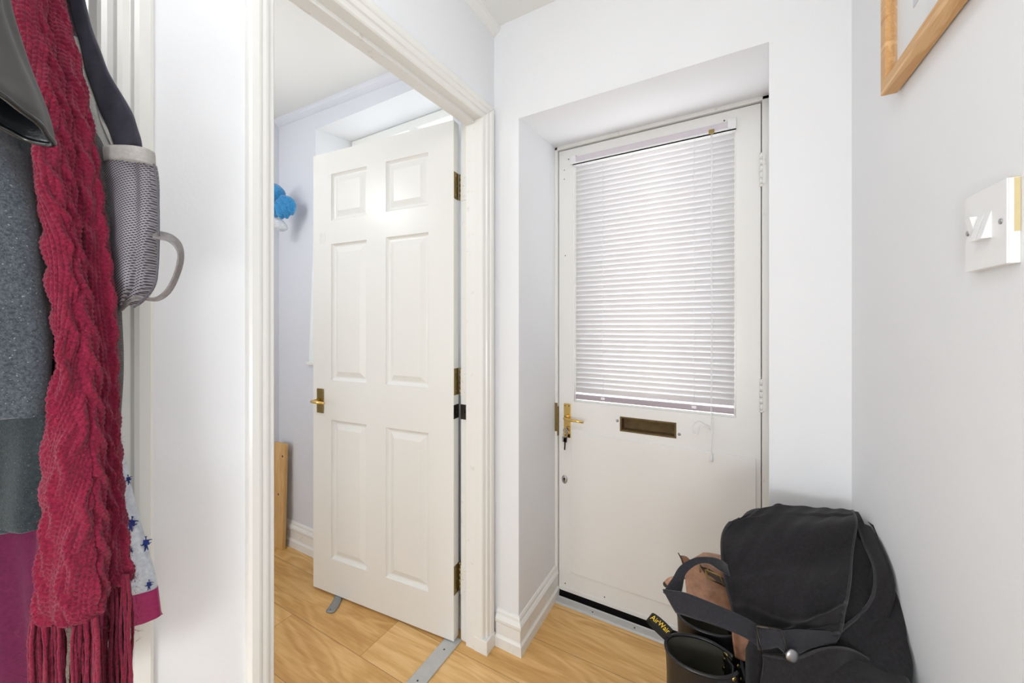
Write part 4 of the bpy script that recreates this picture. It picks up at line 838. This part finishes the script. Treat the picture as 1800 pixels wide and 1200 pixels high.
mb = MB(); sheet(mb, grid([[(1236, 972, .93), (1272, 976, .925), (1300, 968, .92)], [(1206, 994, .852), (1250, 1000, .84), (1296, 1012, .83)], [(1206, 1020, .832), (1250, 1038, .815), (1296, 1056, .80)], [(1207, 1042, .817), (1250, 1064, .795), (1298, 1088, .768)]], 30, 30), .0035, lambda U, V_: .0015*np.sin(U*8+V_*5)); mb.build('satchel_flap', 'satchel', t)
mb = MB(); add_grid(mb, ribbon([(1228, 988, .845, 1232, 996, .835), (1240, 1008, .832, 1246, 999, .832), (1258, 1022, .82, 1264, 1012, .82), (1276, 1032, .808, 1282, 1020, .81), (1296, 1040, .80, 1300, 1026, .80)], .003, 30)); part(mb.build('dark_strap', 'satcheldark', t), 'dark brown strap')
mb = MB(); bk = [PP(1240, 1001, .822), PP(1266, 1012, .808), PP(1271, 1028, .800), PP(1243, 1016, .815)]; bk = [np.array(p) for p in bk]; mb.tube(bk+[bk[0]], .0016, 8); mb.tube([PP(1229, 988, .83), PP(1231, 1006, .82)], .0013, 8); mb.tube([PP(1244, 994, .83), PP(1244, 1010, .82)], .0012, 8); part(mb.build('buckle', 'oldbrass', t), 'small brass buckle')
mb = MB(); mb.tube(smoothpath([PP(1203, 1012, .86), PP(1190, 1016, .865), PP(1178, 1020, .87), PP(1171, 1026, .87)], 5), [.006]*16, 12); part(mb.build('rolled_handle', 'satchel', t), 'rolled tan leather handle end')
mb = MB(); mb.tube([PP(1171, 1026, .87), PP(1170, 1027.5, .872)], .0062, 12); mb.build('dark_tip', 'satcheldark', t)
mb = MB(); mb.tube([PP(1192, 971, .90), PP(1198, 982, .895), PP(1203, 996, .885)], [.001, .002, .0022], 8); mb.build('dark_tip', 'satcheldark', t)
mb = MB(); sheet(mb, grid([[(1196, 976, .90), (1206, 978, .90), (1218, 990, .90)], [(1200, 990, .89), (1210, 992, .89), (1222, 1000, .89)], [(1206, 1004, .88), (1214, 1006, .88), (1226, 1012, .88)]], 12, 12), .003); mb.build('side_tab', 'satchel', t)
mb = MB(); sheet(mb, grid([[(1286, 1095, .712), (1298, 1102, .712), (1316, 1112, .705)], [(1288, 1125, .705), (1300, 1133, .705), (1318, 1140, .70)], [(1292, 1155, .70), (1306, 1160, .70), (1324, 1165, .69)]], 16, 12), .003); mb.build('satchel_strap_end', 'satchel', t)

# lace-up boots
def boot(name, lab, cx, cy, rz, z0=SZ, tagloop=True, tall=.245):
    t = thing(name, lab, 'boot', (cx, cy, z0), rz, 'black lace-up boots')
    # local frame: +x towards the toe, shaft centre above the heel at x=0
    def ring(z, xa, xb, hw, k=2.3, m=56, dz=0, pt=0):
        th = np.linspace(0, 2*math.pi, m, endpoint=False); c, s_ = np.cos(th), np.sin(th)
        X = (xa+xb)/2+(xb-xa)/2*np.sign(c)*np.abs(c)**(2/k); W_ = hw*(1-pt*np.clip(c, 0, 1)**2); Y = W_*np.sign(s_)*np.abs(s_)**(2/k)
        return np.column_stack([X, Y, z+dz*X/.06])
    rs = [ring(.028, -.062, .205, .038, 2.6), ring(.045, -.062, .208, .044, 2.5), ring(.062, -.060, .200, .045, 2.4), ring(.080, -.058, .165, .042, 2.3, dz=-.004), ring(.100, -.057, .120, .040, 2.2, dz=-.006), ring(.120, -.056, .090, .040, 2.2, dz=-.004), ring(.150, -.058, .074, .042, 2.2), ring(.190, -.057, .062, .040, 2.2), ring(.225, -.058, .062, .041, 2.2, dz=-.001), ring(tall, -.060, .063, .042, 2.2, dz=-.002, pt=.35)]
    g = cat(np.array(rs), 90); n_ = len(g); cen = g.mean(1, keepdims=True); m = 56
    def opened(i, sc, q=64):
        z = g[i, 0, 2]; a = .012+.50*min(1, max(0, (z-.105)/.06))**.7; th = np.linspace(a, 2*math.pi-a, q)/(2*math.pi)*m; r_ = np.vstack([g[i], g[i][:1]])
        k0 = np.minimum(th.astype(int), m-1); f = (th-k0)[:, None]; P_ = r_[k0]*(1-f)+r_[k0+1]*f; return cen[i]+(P_-cen[i])*np.array((sc, sc, 1))
    outer = [opened(i, 1.0) for i in range(n_)]; mb = MB(); mb.loft([list(o_)+list(opened(i, .955)[::-1]) for i, o_ in enumerate(outer)], True); mb.build('upper', 'boot', t, local=True)
    mb = MB(); mb.loft([list(opened(i, .950))+list(opened(i, .935)[::-1]) for i in range(16, n_)], True); part(mb.build('lining', 'bootlining', t, local=True), 'olive lining inside the boot')
    mb = MB(); mb.tube(list(opened(n_-1, .978)), .0030, 8, True, up=(0, 0, 1)); part(mb.build('collar_binding', 'boot', t, local=True), 'rolled collar binding')
    so = cat(np.array([ring(.0, -.060, .200, .038, 2.6), ring(.006, -.064, .210, .044, 2.6), ring(.020, -.066, .213, .048, 2.6), ring(.030, -.064, .211, .048, 2.6)]), 16); mb = MB(); add_grid(mb, so); mb.build('sole', 'sole', t, local=True)
    # eyelets pierce both edges of the open front
    ey = {}
    for s_ in (0, 1):
        for i in (58, 64, 70, 76, 82, 87):
            o_ = outer[i]; k_ = 3 if s_ == 0 else -4; p = o_[k_]; n = (p-cen[i, 0])*np.array((1, 1, 0)); tg_ = o_[k_+1]-o_[k_-1]; n = np.cross(tg_, (0, 0, 1.)); n /= np.linalg.norm(n); n *= np.sign(n@((p-cen[i, 0])*np.array((1, 1, 0)))); ey[s_, i] = (p, n)
            mb = MB(); mb.tube([p-n*.0062, p-n*.0055, p+n*.0012, p+n*.0018], [.0040, .0046, .0046, .002], 14); part(mb.build('eyelet', 'oldbrass', t, local=True), 'metal eyelet')
    mb = MB(); E_ = (58, 64, 70, 76)
    for q in range(3):
        for s_ in (0, 1):
            a = ey[s_, E_[q]]; b = ey[1-s_, E_[q+1]]; a = a[0]+a[1]*.003; b = b[0]+b[1]*.003; m_ = (a+b)/2+np.array((.004+.002*s_, 0, .0)); mb.tube(smoothpath([a, m_, b], 6), .0019, 8)
    rg = np.random.default_rng(int(cx*1e4) % 97+3)
    for q in range(6):
        a = ey[q % 2, 76][0]; pts = [a+np.array((.003, 0, 0))]
        for j in range(5): pts.append(pts[-1]+np.array((rg.uniform(.002, .018), rg.uniform(-.014, .014), -.024+rg.uniform(-.006, .012))))
        mb.tube(smoothpath(pts, 6), .0019, 8)
    mb.tube(smoothpath([(.045, -.01, tall-.03), (.030, -.022, tall-.012), (.012, -.024, tall-.018), (.0, -.018, tall-.035)], 6), .0019, 8)
    mb.build('laces', 'webblack', t, local=True)
    # tongue
    tg = []
    for i, z in enumerate(np.linspace(.10, tall-.006, 14)):
        w_ = .022+.004*i/13; xx = .080-.032*min(1, i/5)+.002*i/13; tg.append([(xx+.003-.35*abs(f)*.02, w_*f, z) for f in np.linspace(-1, 1, 7)]+[(xx-.35*abs(f)*.02, w_*f, z) for f in np.linspace(1, -1, 7)])
    mb = MB(); mb.loft(tg, True); mb.build('tongue', 'boot', t, local=True)
    return t
def heel_loop(t, hgt, pts_px):
    pass
BA = 12
fx, fy = PP(1232, 1138, .672)[:2]; TALL = .250
bf = boot('boot', 'nearer black leather lace-up boot with yellow lettered heel loop', fx, fy, R(11), tall=TALL)
sx_, sy_ = PP(1246, 1100, .755)[:2]
bb = boot('boot', 'farther black leather lace-up boot partly under the black strap', sx_, sy_, R(11), tall=TALL)
# heel loop with yellow lettering, in world space
pl = smoothpath([PP(1178, 1112, .690), PP(1163, 1097, .695), PP(1151, 1087, .70), PP(1144, 1083, .706), PP(1141, 1086, .714), PP(1147, 1094, .717), PP(1160, 1107, .713), PP(1176, 1122, .706)], 8)
def band(pts, wdir, hw, th):
    out = []
    for i, p in enumerate(pts):
        t_ = pts[min(i+1, len(pts)-1)]-pts[max(i-1, 0)]; t_ /= np.linalg.norm(t_); nr = np.cross(t_, wdir); nr /= np.linalg.norm(nr); out.append([p+wdir*hw+nr*th, p+wdir*hw-nr*th, p-wdir*hw-nr*th, p-wdir*hw+nr*th])
    return out
wdir = RT*.62+np.array((0, 0, .75)); wdir /= np.linalg.norm(wdir)
mb = MB(); mb.loft(band(pl, wdir, .0078, .0008), False); lo = mb.build('heel_loop', 'tagblack', bf, local=True)
def to_boot(o, root):
    from mathutils import Matrix
    mw = Matrix.Translation(root.location) @ Matrix.Rotation(root.rotation_euler.z, 4, 'Z'); o.data.transform(mw.inverted())
to_boot(lo, bf)
# letters laid along the loop
fcv = bpy.data.curves.new('lettering', 'FONT'); fcv.body = 'AirWair'; fcv.size = 1; tmp = bpy.data.objects.new('lettering', fcv); COL.objects.link(tmp)
bpy.context.view_layer.update(); tm = tmp.evaluated_get(bpy.context.evaluated_depsgraph_get()).to_mesh(); V0 = np.array([v.co[:] for v in tm.vertices]); F0 = [list(p.vertices) for p in tm.polygons]; tmp.to_mesh_clear(); bpy.data.objects.remove(tmp)
half = np.array(pl[:25])[::-1]; seg = np.concatenate([[0], np.linalg.norm(np.diff(half, axis=0), axis=1).cumsum()]); Lh = seg[-1]
x_ = (V0[:, 0]-V0[:, 0].min())/np.ptp(V0[:, 0]); y_ = (V0[:, 1]-V0[:, 1].min())/np.ptp(V0[:, 1])-.5
for sgn in (1, -1):
    vs = []
    for a, b in zip(x_, y_):
        s_ = Lh*(.06+.88*a); i = min(max(int(np.searchsorted(seg, s_))-1, 0), len(half)-2); f = (s_-seg[i])/(seg[i+1]-seg[i]+1e-12); p = half[i]+(half[i+1]-half[i])*f
        t_ = half[min(i+2, len(half)-1)]-half[max(i-1, 0)]; t_ /= np.linalg.norm(t_); nr = np.cross(t_, wdir); nr /= np.linalg.norm(nr); vs.append(p+wdir*b*.0095+nr*.0012*sgn)
    mb = MB(); mb.add(vs, F0); q = mb.build('lettering', 'yellow', lo, local=True); to_boot(q, bf); part(q, 'yellow lettering')
